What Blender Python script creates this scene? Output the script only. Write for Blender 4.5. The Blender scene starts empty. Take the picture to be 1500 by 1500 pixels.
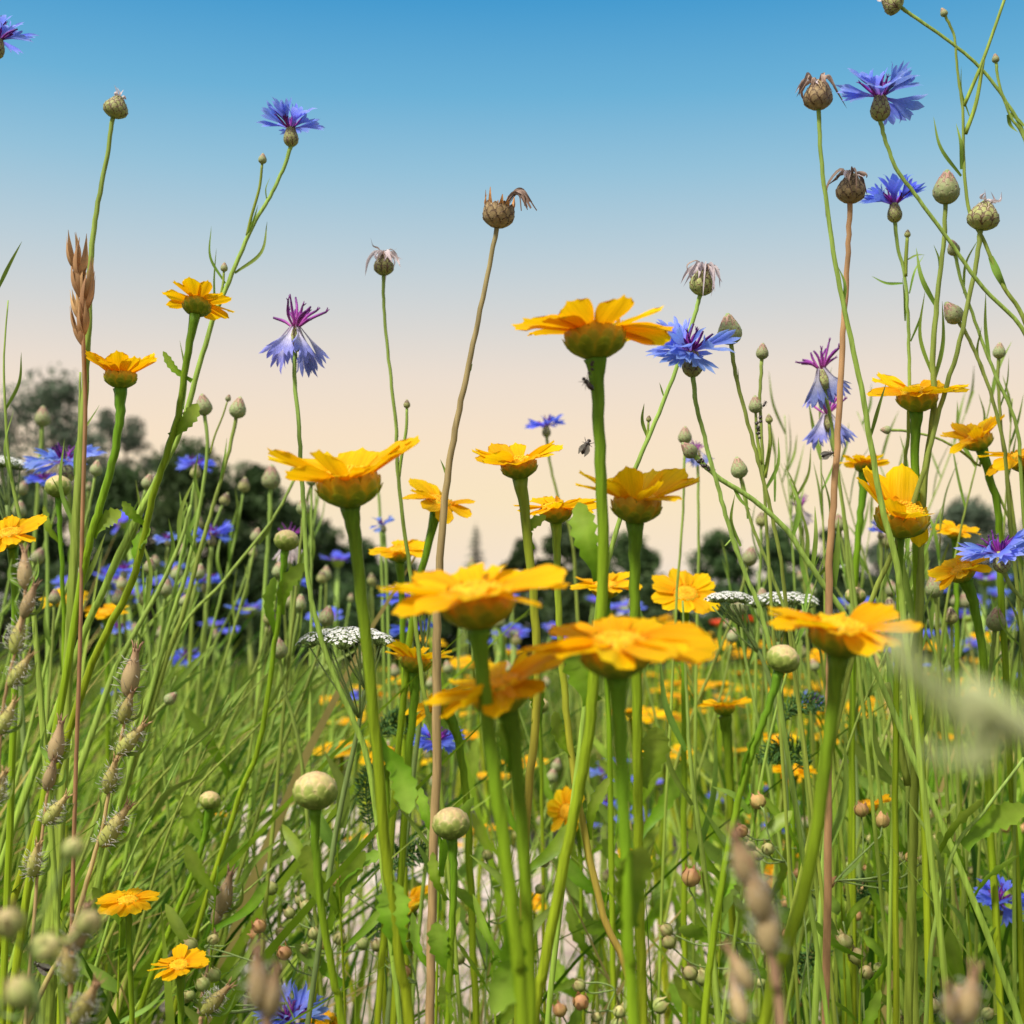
import bpy, math, random
import numpy as np
from mathutils import Vector, Matrix, Quaternion

# ------------------------------------------------------------------ camera, sky, sun, exposure
SC = bpy.context.scene
COL = SC.collection
R = math.radians
F = 2060.0                      # focal length in pixels of a 1500 px picture
CAMH = 0.5
PITCH = R(5.5)
CAM = Vector((0, 0, CAMH))
FW = Vector((0, math.cos(PITCH), math.sin(PITCH)))
UP = Vector((0, -math.sin(PITCH), math.cos(PITCH)))
RT = Vector((1, 0, 0))

cd = bpy.data.cameras.new("camera")
cam = bpy.data.objects.new("camera", cd)
COL.objects.link(cam)
cam.location = CAM
cam.rotation_euler = (R(90) + PITCH, 0, 0)
cd.sensor_width = 36
cd.lens = 36 * F / 1500
cd.clip_start = 0.01
cd.clip_end = 2000
cd.dof.use_dof = True
cd.dof.focus_distance = 0.76
cd.dof.aperture_fstop = (cd.lens / 1000) / 0.0042
cd.dof.aperture_blades = 7
SC.camera = cam
SC.view_settings.view_transform = 'Standard'
SC.view_settings.look = 'None'
SC.view_settings.exposure = 0.0
SC.view_settings.gamma = 1.0
SC.cycles.max_bounces = 8
SC.cycles.transmission_bounces = 6
SC.cycles.diffuse_bounces = 4

SUN_EL, SUN_AZ = R(52), R(222)   # azimuth from +Y clockwise
W = bpy.data.worlds.new("World")
SC.world = W
W.use_nodes = True
nt = W.node_tree
nt.nodes.clear()
N = nt.nodes.new
wo = N('ShaderNodeOutputWorld')
bg = N('ShaderNodeBackground')
tc = N('ShaderNodeTexCoord')
sx = N('ShaderNodeSeparateXYZ')
rp = N('ShaderNodeValToRGB')
sky = N('ShaderNodeTexSky')
sky.sky_type = 'NISHITA'
sky.sun_disc = False
sky.sun_elevation = SUN_EL
sky.sun_rotation = SUN_AZ
sky.dust_density = 3.0


def lin(c):
    return tuple(((x / 255) / 12.92 if x / 255 <= 0.04045 else ((x / 255 + 0.055) / 1.055) ** 2.4) for x in c)


SKY = [(-90, (150, 150, 130)), (-0.5, (214, 214, 214)), (1.5, (228, 222, 218)), (3.5, (246, 227, 203)), (6.0, (249, 229, 194)), (8.6, (247, 226, 200)),
       (11, (236, 222, 208)), (13.4, (213, 214, 213)), (16, (186, 206, 217)), (19, (149, 194, 218)),
       (22, (108, 177, 215)), (25.6, (68, 154, 207)), (31, (60, 145, 205))]
cr = rp.color_ramp
while len(cr.elements) > 1:
    cr.elements.remove(cr.elements[-1])
for i, (a, c) in enumerate(SKY):
    p = (math.sin(R(a)) + 1) / 2
    e = cr.elements[0] if i == 0 else cr.elements.new(p)
    e.position = p
    e.color = lin(c) + (1,)
mp = N('ShaderNodeMapRange')
mp.inputs['From Min'].default_value = -1
mp.inputs['From Max'].default_value = 1
mx = N('ShaderNodeMix'); mx.data_type = 'RGBA'
mr = N('ShaderNodeMapRange')
mr.interpolation_type = 'SMOOTHSTEP'
mr.inputs['From Min'].default_value = 0.46
mr.inputs['From Max'].default_value = 0.80
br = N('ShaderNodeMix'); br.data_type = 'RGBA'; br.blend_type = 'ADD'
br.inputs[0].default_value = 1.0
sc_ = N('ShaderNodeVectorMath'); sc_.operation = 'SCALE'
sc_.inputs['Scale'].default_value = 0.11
nt.links.new(tc.outputs['Generated'], sx.inputs[0])
nt.links.new(sx.outputs['Z'], mp.inputs['Value'])
nt.links.new(mp.outputs[0], rp.inputs[0])
nt.links.new(sx.outputs['Z'], mr.inputs['Value'])
nt.links.new(mr.outputs[0], mx.inputs[0])
nt.links.new(rp.outputs[0], mx.inputs[6])
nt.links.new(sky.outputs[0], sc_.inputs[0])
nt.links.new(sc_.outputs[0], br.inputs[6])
br.inputs[7].default_value = (0.46, 0.46, 0.45, 1)     # brightness added to the unseen sky overhead as soft fill
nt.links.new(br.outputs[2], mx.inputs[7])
my = N('ShaderNodeMapRange')                       # unseen sky behind the viewer, on the sun's side, brightened as added frontal fill
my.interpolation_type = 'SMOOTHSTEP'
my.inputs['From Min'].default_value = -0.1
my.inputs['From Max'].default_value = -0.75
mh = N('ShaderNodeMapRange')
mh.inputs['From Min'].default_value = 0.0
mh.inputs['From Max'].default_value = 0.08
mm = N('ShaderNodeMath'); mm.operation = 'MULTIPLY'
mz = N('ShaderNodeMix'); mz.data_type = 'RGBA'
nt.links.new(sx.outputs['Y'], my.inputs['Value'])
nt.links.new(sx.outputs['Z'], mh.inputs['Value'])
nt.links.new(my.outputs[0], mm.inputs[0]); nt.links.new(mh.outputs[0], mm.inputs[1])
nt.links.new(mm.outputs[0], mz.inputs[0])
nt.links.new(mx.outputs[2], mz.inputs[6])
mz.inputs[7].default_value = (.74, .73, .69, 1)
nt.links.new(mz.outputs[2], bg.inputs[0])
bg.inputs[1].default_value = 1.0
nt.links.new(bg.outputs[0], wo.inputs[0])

sl = bpy.data.lights.new("sun", 'SUN')
sl.energy = 5.0
sl.angle = R(8)
sl.color = (1, 0.95, 0.86)
so = bpy.data.objects.new("sun", sl)
COL.objects.link(so)
sd = Vector((math.sin(SUN_AZ) * math.cos(SUN_EL), math.cos(SUN_AZ) * math.cos(SUN_EL), math.sin(SUN_EL)))
so.rotation_euler = sd.to_track_quat('Z', 'Y').to_euler()

rng = random.Random(7)
nrg = np.random.default_rng(7)
U = rng.uniform


def P(px, py, d):
    """the world point at depth d metres along the lens axis seen at picture position px, py (1500 px picture)"""
    return CAM + FW * d + RT * ((px - 750) / F * d) + UP * ((750 - py) / F * d)


# ------------------------------------------------------------------ materials
def mat(name, stops, rough=0.55, trans=0.0, nscale=(60, 60, 60), namt=0.25, rv=0.15, rh=0.0, bump=0.0, spec=0.3, attr='tc', interp='LINEAR'):
    m = bpy.data.materials.new(name)
    m.use_nodes = True
    t = m.node_tree
    t.nodes.clear()
    n = t.nodes.new
    L = t.links.new
    out = n('ShaderNodeOutputMaterial')
    pb = n('ShaderNodeBsdfPrincipled')
    pb.inputs['Roughness'].default_value = rough
    pb.inputs['Specular IOR Level'].default_value = spec
    at = n('ShaderNodeAttribute'); at.attribute_name = attr
    ra = n('ShaderNodeValToRGB')
    ra.color_ramp.interpolation = interp
    els = ra.color_ramp.elements
    while len(els) > 1:
        els.remove(els[-1])
    for i, (p, c) in enumerate(stops):
        e = els[0] if i == 0 else els.new(p)
        e.position = p
        e.color = (c[0], c[1], c[2], 1)
    L(at.outputs['Fac'], ra.inputs[0])
    co = n('ShaderNodeTexCoord')
    ma = n('ShaderNodeMapping'); ma.inputs['Scale'].default_value = nscale
    no = n('ShaderNodeTexNoise'); no.inputs['Scale'].default_value = 1.0; no.inputs['Detail'].default_value = 3
    L(co.outputs['Object'], ma.inputs[0]); L(ma.outputs[0], no.inputs[0])
    oi = n('ShaderNodeObjectInfo')
    m1 = n('ShaderNodeMapRange'); m1.inputs['From Min'].default_value = 0.25; m1.inputs['From Max'].default_value = 0.75
    m1.inputs['To Min'].default_value = 1 - namt; m1.inputs['To Max'].default_value = 1 + namt
    L(no.outputs['Fac'], m1.inputs[0])
    m2 = n('ShaderNodeMapRange'); m2.inputs['To Min'].default_value = 1 - rv; m2.inputs['To Max'].default_value = 1 + rv
    L(oi.outputs['Random'], m2.inputs[0])
    mu = n('ShaderNodeMath'); mu.operation = 'MULTIPLY'
    L(m1.outputs[0], mu.inputs[0]); L(m2.outputs[0], mu.inputs[1])
    m3 = n('ShaderNodeMapRange'); m3.inputs['To Min'].default_value = 0.5 - rh; m3.inputs['To Max'].default_value = 0.5 + rh
    L(oi.outputs['Random'], m3.inputs[0])
    hs = n('ShaderNodeHueSaturation')
    L(m3.outputs[0], hs.inputs['Hue']); L(mu.outputs[0], hs.inputs['Value']); L(ra.outputs[0], hs.inputs['Color'])
    L(hs.outputs[0], pb.inputs['Base Color'])
    if bump:
        b = n('ShaderNodeBump'); b.inputs['Strength'].default_value = bump; b.inputs['Distance'].default_value = 0.002
        L(no.outputs['Fac'], b.inputs['Height']); L(b.outputs[0], pb.inputs['Normal'])
    if trans:
        tr = n('ShaderNodeBsdfTranslucent')
        L(hs.outputs[0], tr.inputs[0])
        mi = n('ShaderNodeMixShader'); mi.inputs[0].default_value = trans
        L(pb.outputs[0], mi.inputs[1]); L(tr.outputs[0], mi.inputs[2]); L(mi.outputs[0], out.inputs[0])
    else:
        L(pb.outputs[0], out.inputs[0])
    return m


STEMN = (500, 500, 25)
M = dict(
    yellow=mat('marigold_petal', [(0, (.87, .32, .003)), (.25, (.93, .48, .003)), (1, (.96, .59, .004))], .6, .48, (1.6, 24, 3), .15, .07, .010, .35, .12),
    disc=mat('marigold_disc', [(0, (.78, .33, .006)), (1, (.90, .50, .010))], .7, .1, (30, 30, 30), .3, .05, bump=.3),
    calyx=mat('marigold_calyx', [(0, (.20, .32, .012)), (.4, (.42, .46, .022)), (.7, (.70, .52, .02)), (1, (.90, .55, .015))], .5, .3, (14, 14, 14), .25, .12, .01),
    budcap=mat('marigold_bud_skin', [(0, (.16, .24, .03)), (.45, (.30, .36, .07)), (.8, (.62, .50, .22)), (1, (.60, .36, .20))], .5, .15, (9, 9, 9), .2, .08),
    mstem=mat('marigold_stem', [(0, (.38, .42, .02)), (.5, (.34, .42, .018)), (.85, (.24, .37, .015)), (1, (.13, .27, .015))], .5, .15, STEMN, .28, .12, .012, .4, .15),
    rstem=mat('reddish_stem', [(0, (.38, .32, .04)), (.6, (.46, .30, .06)), (.85, (.36, .38, .025)), (1, (.22, .34, .02))], .5, .08, STEMN, .25, .12, .01),
    cstem=mat('cornflower_stem', [(0, (.24, .34, .03)), (.6, (.32, .43, .06)), (1, (.29, .39, .085))], .6, .15, STEMN, .35, .2, .015, .3, .15),
    bstem=mat('dry_stem', [(0, (.32, .28, .07)), (.4, (.40, .26, .11)), (1, (.30, .24, .10))], .6, .05, STEMN, .3, .1),
    strw=mat('straw', [(0, (.50, .28, .12)), (1, (.58, .34, .16))], .6, .25, (300, 300, 60), .3, .12, .01),
    leaf=mat('marigold_leaf', [(0, (.14, .28, .010)), (.5, (.20, .36, .014)), (1, (.32, .46, .05))], .45, .42, (90, 90, 90), .22, .2, .015, .15),
    cleaf=mat('cornflower_leaf', [(0, (.17, .30, .03)), (1, (.27, .38, .06))], .55, .38, (120, 120, 60), .25, .2, .015),
    blue=mat('cornflower_floret', [(0, (.34, .09, .50)), (.3, (.22, .25, .80)), (.65, (.21, .31, .88)), (1, (.34, .46, .94))], .5, .5, (4, 40, 40), .18, .22, .012),
    bluedeep=mat('cornflower_deep', [(0, (.28, .06, .46)), (.4, (.12, .16, .80)), (1, (.18, .27, .92))], .5, .48, (4, 40, 40), .18, .2, .01),
    pale=mat('wilted_floret', [(0, (.50, .40, .54)), (.35, (.60, .57, .70)), (.7, (.26, .29, .68)), (1, (.22, .25, .70))], .6, .35, (5, 40, 40), .3, .25, .01),
    white=mat('bleached_floret', [(0, (.55, .38, .34)), (.5, (.78, .68, .68)), (1, (.70, .58, .62))], .6, .3, (6, 40, 40), .25, .2, .02),
    stam=mat('stamen', [(0, (.28, .03, .26)), (.6, (.20, .02, .30)), (1, (.06, .01, .10))], .5, .1, (30, 30, 30), .2, .2),
    stampink=mat('stamen_pink', [(0, (.55, .10, .42)), (.6, (.36, .05, .40)), (1, (.12, .03, .16))], .5, .1, (30, 30, 30), .2, .2),
    scale=mat('bract_scales', [(0, (.32, .38, .11)), (.30, (.36, .35, .13)), (.55, (.10, .055, .03)), (.72, (.16, .09, .05)), (.9, (.50, .42, .30)), (1, (.54, .44, .34))], .6, .08, (12, 12, 12), .25, .15, .012),
    budpink=mat('bud_scales', [(0, (.28, .36, .14)), (.45, (.36, .36, .18)), (.62, (.22, .13, .08)), (.8, (.50, .30, .22)), (1, (.62, .30, .28))], .6, .1, (12, 12, 12), .25, .15, .012),
    drys=mat('dry_scales', [(0, (.36, .28, .14)), (.3, (.28, .19, .09)), (.55, (.07, .04, .02)), (.75, (.12, .07, .035)), (1, (.55, .41, .25))], .65, .05, (12, 12, 12), .3, .15),
    rust=mat('rust_bract', [(0, (.30, .14, .05)), (1, (.55, .26, .08))], .6, .2, (12, 12, 12), .3, .15),
    withr=mat('withered', [(0, (.34, .22, .16)), (.6, (.42, .30, .24)), (1, (.16, .09, .06))], .7, .2, (20, 60, 60), .35, .25),
    yarw=mat('yarrow_white', [(0, (.66, .60, .40)), (.3, (.84, .82, .78)), (1, (.90, .88, .86))], .6, .3, (200, 200, 200), .1, .05),
    yars=mat('yarrow_stem', [(0, (.20, .28, .07)), (1, (.24, .33, .10))], .6, .1, STEMN, .2, .1),
    fern=mat('feathery_leaf', [(0, (.06, .15, .03)), (1, (.10, .21, .045))], .6, .25, (90, 90, 90), .3, .15),
    silg=mat('catchfly_capsule', [(0, (.36, .42, .08)), (.5, (.44, .40, .12)), (1, (.54, .34, .16))], .6, .15, (200, 200, 60), .3, .15, .012),
    silb=mat('catchfly_dry', [(0, (.40, .32, .14)), (.5, (.50, .36, .18)), (1, (.44, .26, .15))], .65, .15, (200, 200, 60), .3, .15),
    hair=mat('pale_hair', [(0, (.66, .62, .50)), (1, (.74, .72, .64))], .6, .3, namt=.1),
    capg=mat('seed_capsule', [(0, (.26, .34, .07)), (.6, (.40, .42, .14)), (1, (.56, .44, .20))], .5, .15, (150, 150, 150), .25, .2, .015),
    capo=mat('ripe_capsule', [(0, (.42, .34, .10)), (.5, (.58, .36, .13)), (1, (.62, .30, .16))], .55, .15, (150, 150, 150), .25, .2),
    pan=mat('grass_panicle', [(0, (.62, .70, .30)), (.5, (.76, .80, .46)), (1, (.84, .80, .58))], .6, .6, (200, 200, 200), .2, .1),
    poppy=mat('poppy_petal', [(0, (.70, .05, .01)), (1, (.85, .10, .015))], .5, .35, (30, 30, 30), .15, .15),
    black=mat('insect_black', [(0, (.016, .012, .010)), (1, (.05, .03, .022))], .4, 0, (900, 900, 900), .3, .1, spec=.5),
    wing=mat('insect_wing', [(0, (.20, .18, .15)), (1, (.30, .27, .23))], .3, .5, (900, 900, 900), .3, .1),
    bark=mat('bark', [(0, (.06, .045, .03)), (1, (.10, .075, .05))], .85, 0, (6, 6, 1.5), .35, .1, bump=.4),
    tleaf=mat('tree_leaf', [(0, (.035, .072, .020)), (.6, (.06, .105, .030)), (1, (.11, .16, .05))], .6, .25, (3, 3, 3), .25, .2, .01),
    hleaf=mat('pale_tree_leaf', [(0, (.08, .115, .07)), (.6, (.115, .15, .09)), (1, (.17, .20, .13))], .6, .3, (3, 3, 3), .25, .15, .01),
    grass=mat('meadow_grass', [(0, (.035, .10, .005)), (.3, (.10, .22, .008)), (.6, (.26, .40, .02)), (.92, (.42, .52, .09)), (1, (.52, .40, .13))], .5, .4, (30, 30, 12), .2, 0, spec=.15),
    dgrass=mat('deep_grass', [(0, (.04, .11, .008)), (.5, (.12, .20, .014)), (.9, (.26, .33, .04)), (1, (.38, .34, .10))], .5, .4, (30, 30, 12), .2, 0, spec=.15),
)


def ground_mat(name, c0, c1, c2, s, grain=.35):
    m = bpy.data.materials.new(name)
    m.use_nodes = True
    t = m.node_tree
    n = t.nodes.new
    L = t.links.new
    pb = t.nodes['Principled BSDF']
    pb.inputs['Roughness'].default_value = .9
    co = n('ShaderNodeTexCoord')
    a = n('ShaderNodeTexNoise'); a.inputs['Scale'].default_value = s; a.inputs['Detail'].default_value = 6
    b = n('ShaderNodeTexVoronoi'); b.inputs['Scale'].default_value = s * 22
    L(co.outputs['Object'], a.inputs[0]); L(co.outputs['Object'], b.inputs[0])
    ra = n('ShaderNodeValToRGB')
    e = ra.color_ramp.elements
    e[0].position = .3; e[0].color = c0 + (1,)
    e[1].position = .7; e[1].color = c2 + (1,)
    k = e.new(.5); k.color = c1 + (1,)
    L(a.outputs['Fac'], ra.inputs[0])
    mi = n('ShaderNodeMix'); mi.data_type = 'RGBA'; mi.blend_type = 'MULTIPLY'; mi.inputs[0].default_value = grain
    L(ra.outputs[0], mi.inputs[6]); L(b.outputs['Color'], mi.inputs[7])
    hv = n('ShaderNodeHueSaturation'); hv.inputs['Saturation'].default_value = .95
    L(mi.outputs[2], hv.inputs['Color'])
    L(hv.outputs[0], pb.inputs['Base Color'])
    bu = n('ShaderNodeBump'); bu.inputs['Distance'].default_value = .004
    L(b.outputs['Distance'], bu.inputs['Height']); L(bu.outputs[0], pb.inputs['Normal'])
    return m


# ------------------------------------------------------------------ mesh helpers
class MB:
    def __init__(s):
        s.v = []; s.f = []; s.a = []; s.m = []

    def add(s, vs, fs, at, mi=0):
        o = len(s.v)
        s.v.extend(tuple(v) for v in vs)
        s.a.extend(at)
        for f in fs:
            s.f.append([i + o for i in f])
            s.m.append(mi)

    def mesh(s, name, mats, origin=None):
        me = bpy.data.meshes.new(name)
        v = s.v
        if origin is not None:
            v = [(a - origin[0], b - origin[1], c - origin[2]) for a, b, c in v]
        me.from_pydata(v, [], s.f)
        a = me.attributes.new('tc', 'FLOAT', 'POINT')
        a.data.foreach_set('value', [min(1, max(0, x)) for x in s.a])
        for m in mats:
            me.materials.append(m)
        me.polygons.foreach_set('material_index', s.m)
        me.polygons.foreach_set('use_smooth', [True] * len(s.f))
        me.update()
        return me


def np_mesh(name, V, Q, A, mats, mi=None):
    me = bpy.data.meshes.new(name)
    V = np.asarray(V, np.float32).reshape(-1, 3)
    Q = np.asarray(Q, np.int32)
    k = Q.shape[1]
    me.vertices.add(len(V)); me.vertices.foreach_set('co', V.ravel())
    me.loops.add(Q.size); me.loops.foreach_set('vertex_index', Q.ravel())
    me.polygons.add(len(Q))
    me.polygons.foreach_set('loop_start', np.arange(0, Q.size, k, dtype=np.int32))
    me.polygons.foreach_set('loop_total', np.full(len(Q), k, np.int32))
    a = me.attributes.new('tc', 'FLOAT', 'POINT')
    a.data.foreach_set('value', np.clip(np.asarray(A, np.float32), 0, 1))
    for m in mats:
        me.materials.append(m)
    if mi is not None:
        me.polygons.foreach_set('material_index', np.asarray(mi, np.int32))
    me.polygons.foreach_set('use_smooth', np.ones(len(Q), bool))
    me.update(calc_edges=True)
    return me


def link(name, data, parent=None, M4=None):
    o = bpy.data.objects.new(name, data)
    COL.objects.link(o)
    if parent is not None:
        o.parent = parent
    if M4 is not None:
        o.matrix_basis = M4
    return o


def tag(o, label=None, cat=None, group=None, kind=None):
    if label: o['label'] = label
    if cat: o['category'] = cat
    if group: o['group'] = group
    if kind: o['kind'] = kind
    return o


def spline(pts, k=5):
    n = len(pts)
    if n < 3:
        a, b = pts[0], pts[-1]
        return [a.lerp(b, i / (k * 2)) for i in range(k * 2 + 1)]
    q = [pts[0] * 2 - pts[1]] + list(pts) + [pts[-1] * 2 - pts[-2]]
    out = []
    for i in range(1, n):
        p0, p1, p2, p3 = q[i - 1], q[i], q[i + 1], q[i + 2]
        for j in range(k):
            t = j / k
            out.append(0.5 * ((2 * p1) + (p2 - p0) * t + (2 * p0 - 5 * p1 + 4 * p2 - p3) * t * t + (3 * p1 - p0 - 3 * p2 + p3) * t ** 3))
    out.append(pts[-1].copy())
    return out


def tube(mb, pts, rad, n=6, tcs=None, mi=0, ridge=0.0):
    m = len(pts)
    T = [(pts[min(i + 1, m - 1)] - pts[max(i - 1, 0)]).normalized() for i in range(m)]
    ref = Vector((0, 1, 0)) if abs(T[0].y) < .9 else Vector((1, 0, 0))
    u = T[0].cross(ref).normalized()
    vs = []; at = []
    for i in range(m):
        u = (u - T[i] * u.dot(T[i])).normalized()
        w = T[i].cross(u)
        r = rad[i] if hasattr(rad, '__len__') else rad
        for j in range(n):
            a = 2 * math.pi * j / n
            rr = r * (1 + (ridge if j % 2 else -ridge))
            vs.append(pts[i] + (u * math.cos(a) + w * math.sin(a)) * rr)
            at.append(tcs[i] if tcs else i / (m - 1))
    fs = []
    for i in range(m - 1):
        for j in range(n):
            k = (j + 1) % n
            fs.append((i * n + j, i * n + k, (i + 1) * n + k, (i + 1) * n + j))
    vs.append(pts[0]); at.append(at[0]); vs.append(pts[-1]); at.append(at[-1 - 1])
    c0, c1 = len(vs) - 2, len(vs) - 1
    for j in range(n):
        k = (j + 1) % n
        fs.append((c0, k, j)); fs.append((c1, (m - 1) * n + j, (m - 1) * n + k))
    mb.add(vs, fs, at, mi)


def lathe(mb, prof, n=16, mi=0, bump=0.0, lobes=0):
    """prof: list of (r, z, tc)"""
    vs = []; at = []; fs = []
    for i, (r, z, t) in enumerate(prof):
        for j in range(n):
            a = 2 * math.pi * j / n
            rr = r * (1 + (bump * math.cos(lobes * a) if lobes else 0))
            vs.append((rr * math.cos(a), rr * math.sin(a), z)); at.append(t)
    for i in range(len(prof) - 1):
        for j in range(n):
            k = (j + 1) % n
            fs.append((i * n + j, i * n + k, (i + 1) * n + k, (i + 1) * n + j))
    vs.append((0, 0, prof[0][1])); at.append(prof[0][2]); vs.append((0, 0, prof[-1][1])); at.append(prof[-1][2])
    for j in range(n):
        k = (j + 1) % n
        fs.append((len(vs) - 2, k, j)); fs.append((len(vs) - 1, (len(prof) - 1) * n + j, (len(prof) - 1) * n + k))
    mb.add(vs, fs, at, mi)


def interp(tab, x):
    for (a, p), (b, q) in zip(tab, tab[1:]):
        if x <= b:
            return p + (q - p) * max(0, (x - a)) / (b - a)
    return tab[-1][1]


def scales(mb, prof, rings, rnd, mi=0):
    """overlapping bracts on a body of revolution; prof = [(z, r)], ring = (z0, count, length, half width, lift, tc base, tc edge)"""
    for ri, (z0, n, ln, hw, lift, t0, t1) in enumerate(rings):
        for k in range(n):
            a0 = 2 * math.pi * (k + .5 * (ri % 2)) / n + rnd.uniform(-.06, .06)
            l = ln * rnd.uniform(.88, 1.12)
            vs = []; at = []
            for s, w in ((0, .85), (.35, 1.05), (.7, .78), (.9, .4), (1.0, .06)):
                z = z0 + l * s
                r = interp(prof, z) + lift * (.25 + s * s) + .004
                for v in (-1, -.5, 0, .5, 1):
                    ang = a0 + v * w * hw / max(r, .03)
                    rr = r + .10 * hw * (1 - v * v)
                    vs.append((rr * math.cos(ang), rr * math.sin(ang), z))
                    e = max(abs(v) ** 2, s ** 4)
                    at.append(t0 + (t1 - t0) * e)
            fs = []
            for i in range(4):
                for j in range(4):
                    fs.append((i * 5 + j, i * 5 + j + 1, i * 5 + j + 6, i * 5 + j + 5))
            mb.add(vs, fs, at, mi)


def ribbon(mb, pts, hw, nrm, fold=.25, mi=0, tcs=None, wave=0.0):
    m = len(pts)
    vs = []; at = []; fs = []
    for i in range(m):
        t = (pts[min(i + 1, m - 1)] - pts[max(i - 1, 0)]).normalized()
        s = t.cross(nrm)
        if s.length < 1e-4:
            s = t.cross(Vector((.3, .2, .9)))
        s.normalize()
        nn = s.cross(t)
        w = hw[i]
        wv = wave * w * math.sin(i * 1.9)
        vs += [pts[i] - s * w + nn * wv, pts[i] - nn * (w * fold), pts[i] + s * w - nn * wv]
        q = tcs[i] if tcs else i / (m - 1)
        at += [q, min(1, q + .25), q]
    for i in range(m - 1):
        for j in range(2):
            fs.append((i * 3 + j, i * 3 + j + 1, i * 3 + j + 4, i * 3 + j + 3))
    mb.add(vs, fs, at, mi)


# ------------------------------------------------------------------ flower heads, in units of one head width, base at the origin, axis +Z
def petal_mesh(seed, m):
    r = random.Random(seed)
    mb = MB()
    nu, nv = 11, 9
    bend = r.uniform(-.16, .02); tw = r.uniform(-.15, .15); hwid = r.uniform(.26, .335)
    wob = r.uniform(0, 6); notch = r.uniform(.05, .10)
    vs = []; at = []
    for i in range(nu):
        u = i / (nu - 1)
        w = hwid * interp([(0, .42), (.15, .66), (.45, .95), (.75, 1.03), (.9, .9), (1, .70)], u)
        for j in range(nv):
            v = j / (nv - 1) * 2 - 1
            reach = 1 - .16 * abs(v) ** 2.4 - notch * (.5 + .5 * math.cos(v * math.pi * 3 + math.pi)) * .9
            x = u * (1 + (reach - 1) * u ** 3)
            y = v * w
            z = bend * u * u + .022 * math.cos(v * math.pi * 2.0) * min(1, u * 3) + .05 * v * v * (1 - u) + tw * y * u + .012 * math.sin(wob + 5 * u + 2 * v)
            vs.append((x, y, z)); at.append(u)
    fs = [(i * nv + j, i * nv + j + 1, (i + 1) * nv + j + 1, (i + 1) * nv + j) for i in range(nu - 1) for j in range(nv - 1)]
    mb.add(vs, fs, at)
    return mb.mesh('petal', [m])


PETALS = [petal_mesh(i, M['yellow']) for i in range(8)]


def calyx_mesh(seed):
    r = random.Random(seed)
    mb = MB()
    prof = [(0, .055), (.025, .11), (.06, .165), (.10, .19), (.15, .195), (.195, .185), (.215, .17)]
    lathe(mb, [(q, z, .15 + z) for z, q in prof], 22)
    scales(mb, prof, [(.012, 8, .085, .060, .014, .0, .45), (.045, 10, .095, .066, .020, .12, .65), (.085, 11, .105, .066, .020, .45, .95), (.125, 12, .115, .062, .016, .85, 1.0)], r)
    return mb.mesh('calyx', [M['calyx']])


CALYX = [calyx_mesh(i) for i in range(4)]


def disc_mesh(seed):
    r = random.Random(seed)
    mb = MB()
    lathe(mb, [(.17, .20, 0), (.175, .225, .1), (.15, .25, .3), (.09, .268, .5), (.02, .274, .5)], 18)
    for k in range(110):
        rr = .172 * math.sqrt((k + .5) / 110); a = k * 2.39996
        z = .272 - .05 * (rr / .172) ** 2
        h = r.uniform(.015, .03)
        c = Vector((rr * math.cos(a), rr * math.sin(a), z - .005))
        d = Vector((rr * math.cos(a) * 1.6, rr * math.sin(a) * 1.6, .25)).normalized()
        tube(mb, [c, c + d * h * .7, c + d * h], [.010, .013, .006], 5, [.2, .8, 1])
    return mb.mesh('disc', [M['disc']])


DISC = [disc_mesh(i) for i in range(2)]


def marigold(seed, el=12, sd=7, n=13, custom=None, skip=()):
    r = random.Random(seed)
    parts = [('calyx', CALYX[seed % 4], Matrix.Rotation(r.uniform(0, 6), 4, 'Z') @ Matrix.Diagonal((.88, .88, .92, 1))), ('disc', DISC[seed % 2], Matrix.Rotation(r.uniform(0, 6), 4, 'Z') @ Matrix.Translation((0, 0, -.006)) @ Matrix.Diagonal((.86, .86, .86, 1)))]
    lst = custom or [(360 * k / n + r.uniform(-7, 7) + seed * 11, el + r.gauss(0, sd)) for k in range(n) if k not in skip]
    for q, (az, e) in enumerate(lst):
        me = PETALS[r.randrange(8)]
        L = r.uniform(.335, .405)
        m = (Matrix.Rotation(R(az), 4, 'Z') @ Matrix.Translation((.125, 0, .170 + .006 * (q % 3))) @ Matrix.Rotation(-R(e), 4, 'Y')
             @ Matrix.Rotation(R(r.gauss(0, 13)), 4, 'X') @ Matrix.Diagonal((L, L * r.uniform(.9, 1.12), L, 1)))
        parts.append(('petal', me, m))
    return parts


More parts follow.
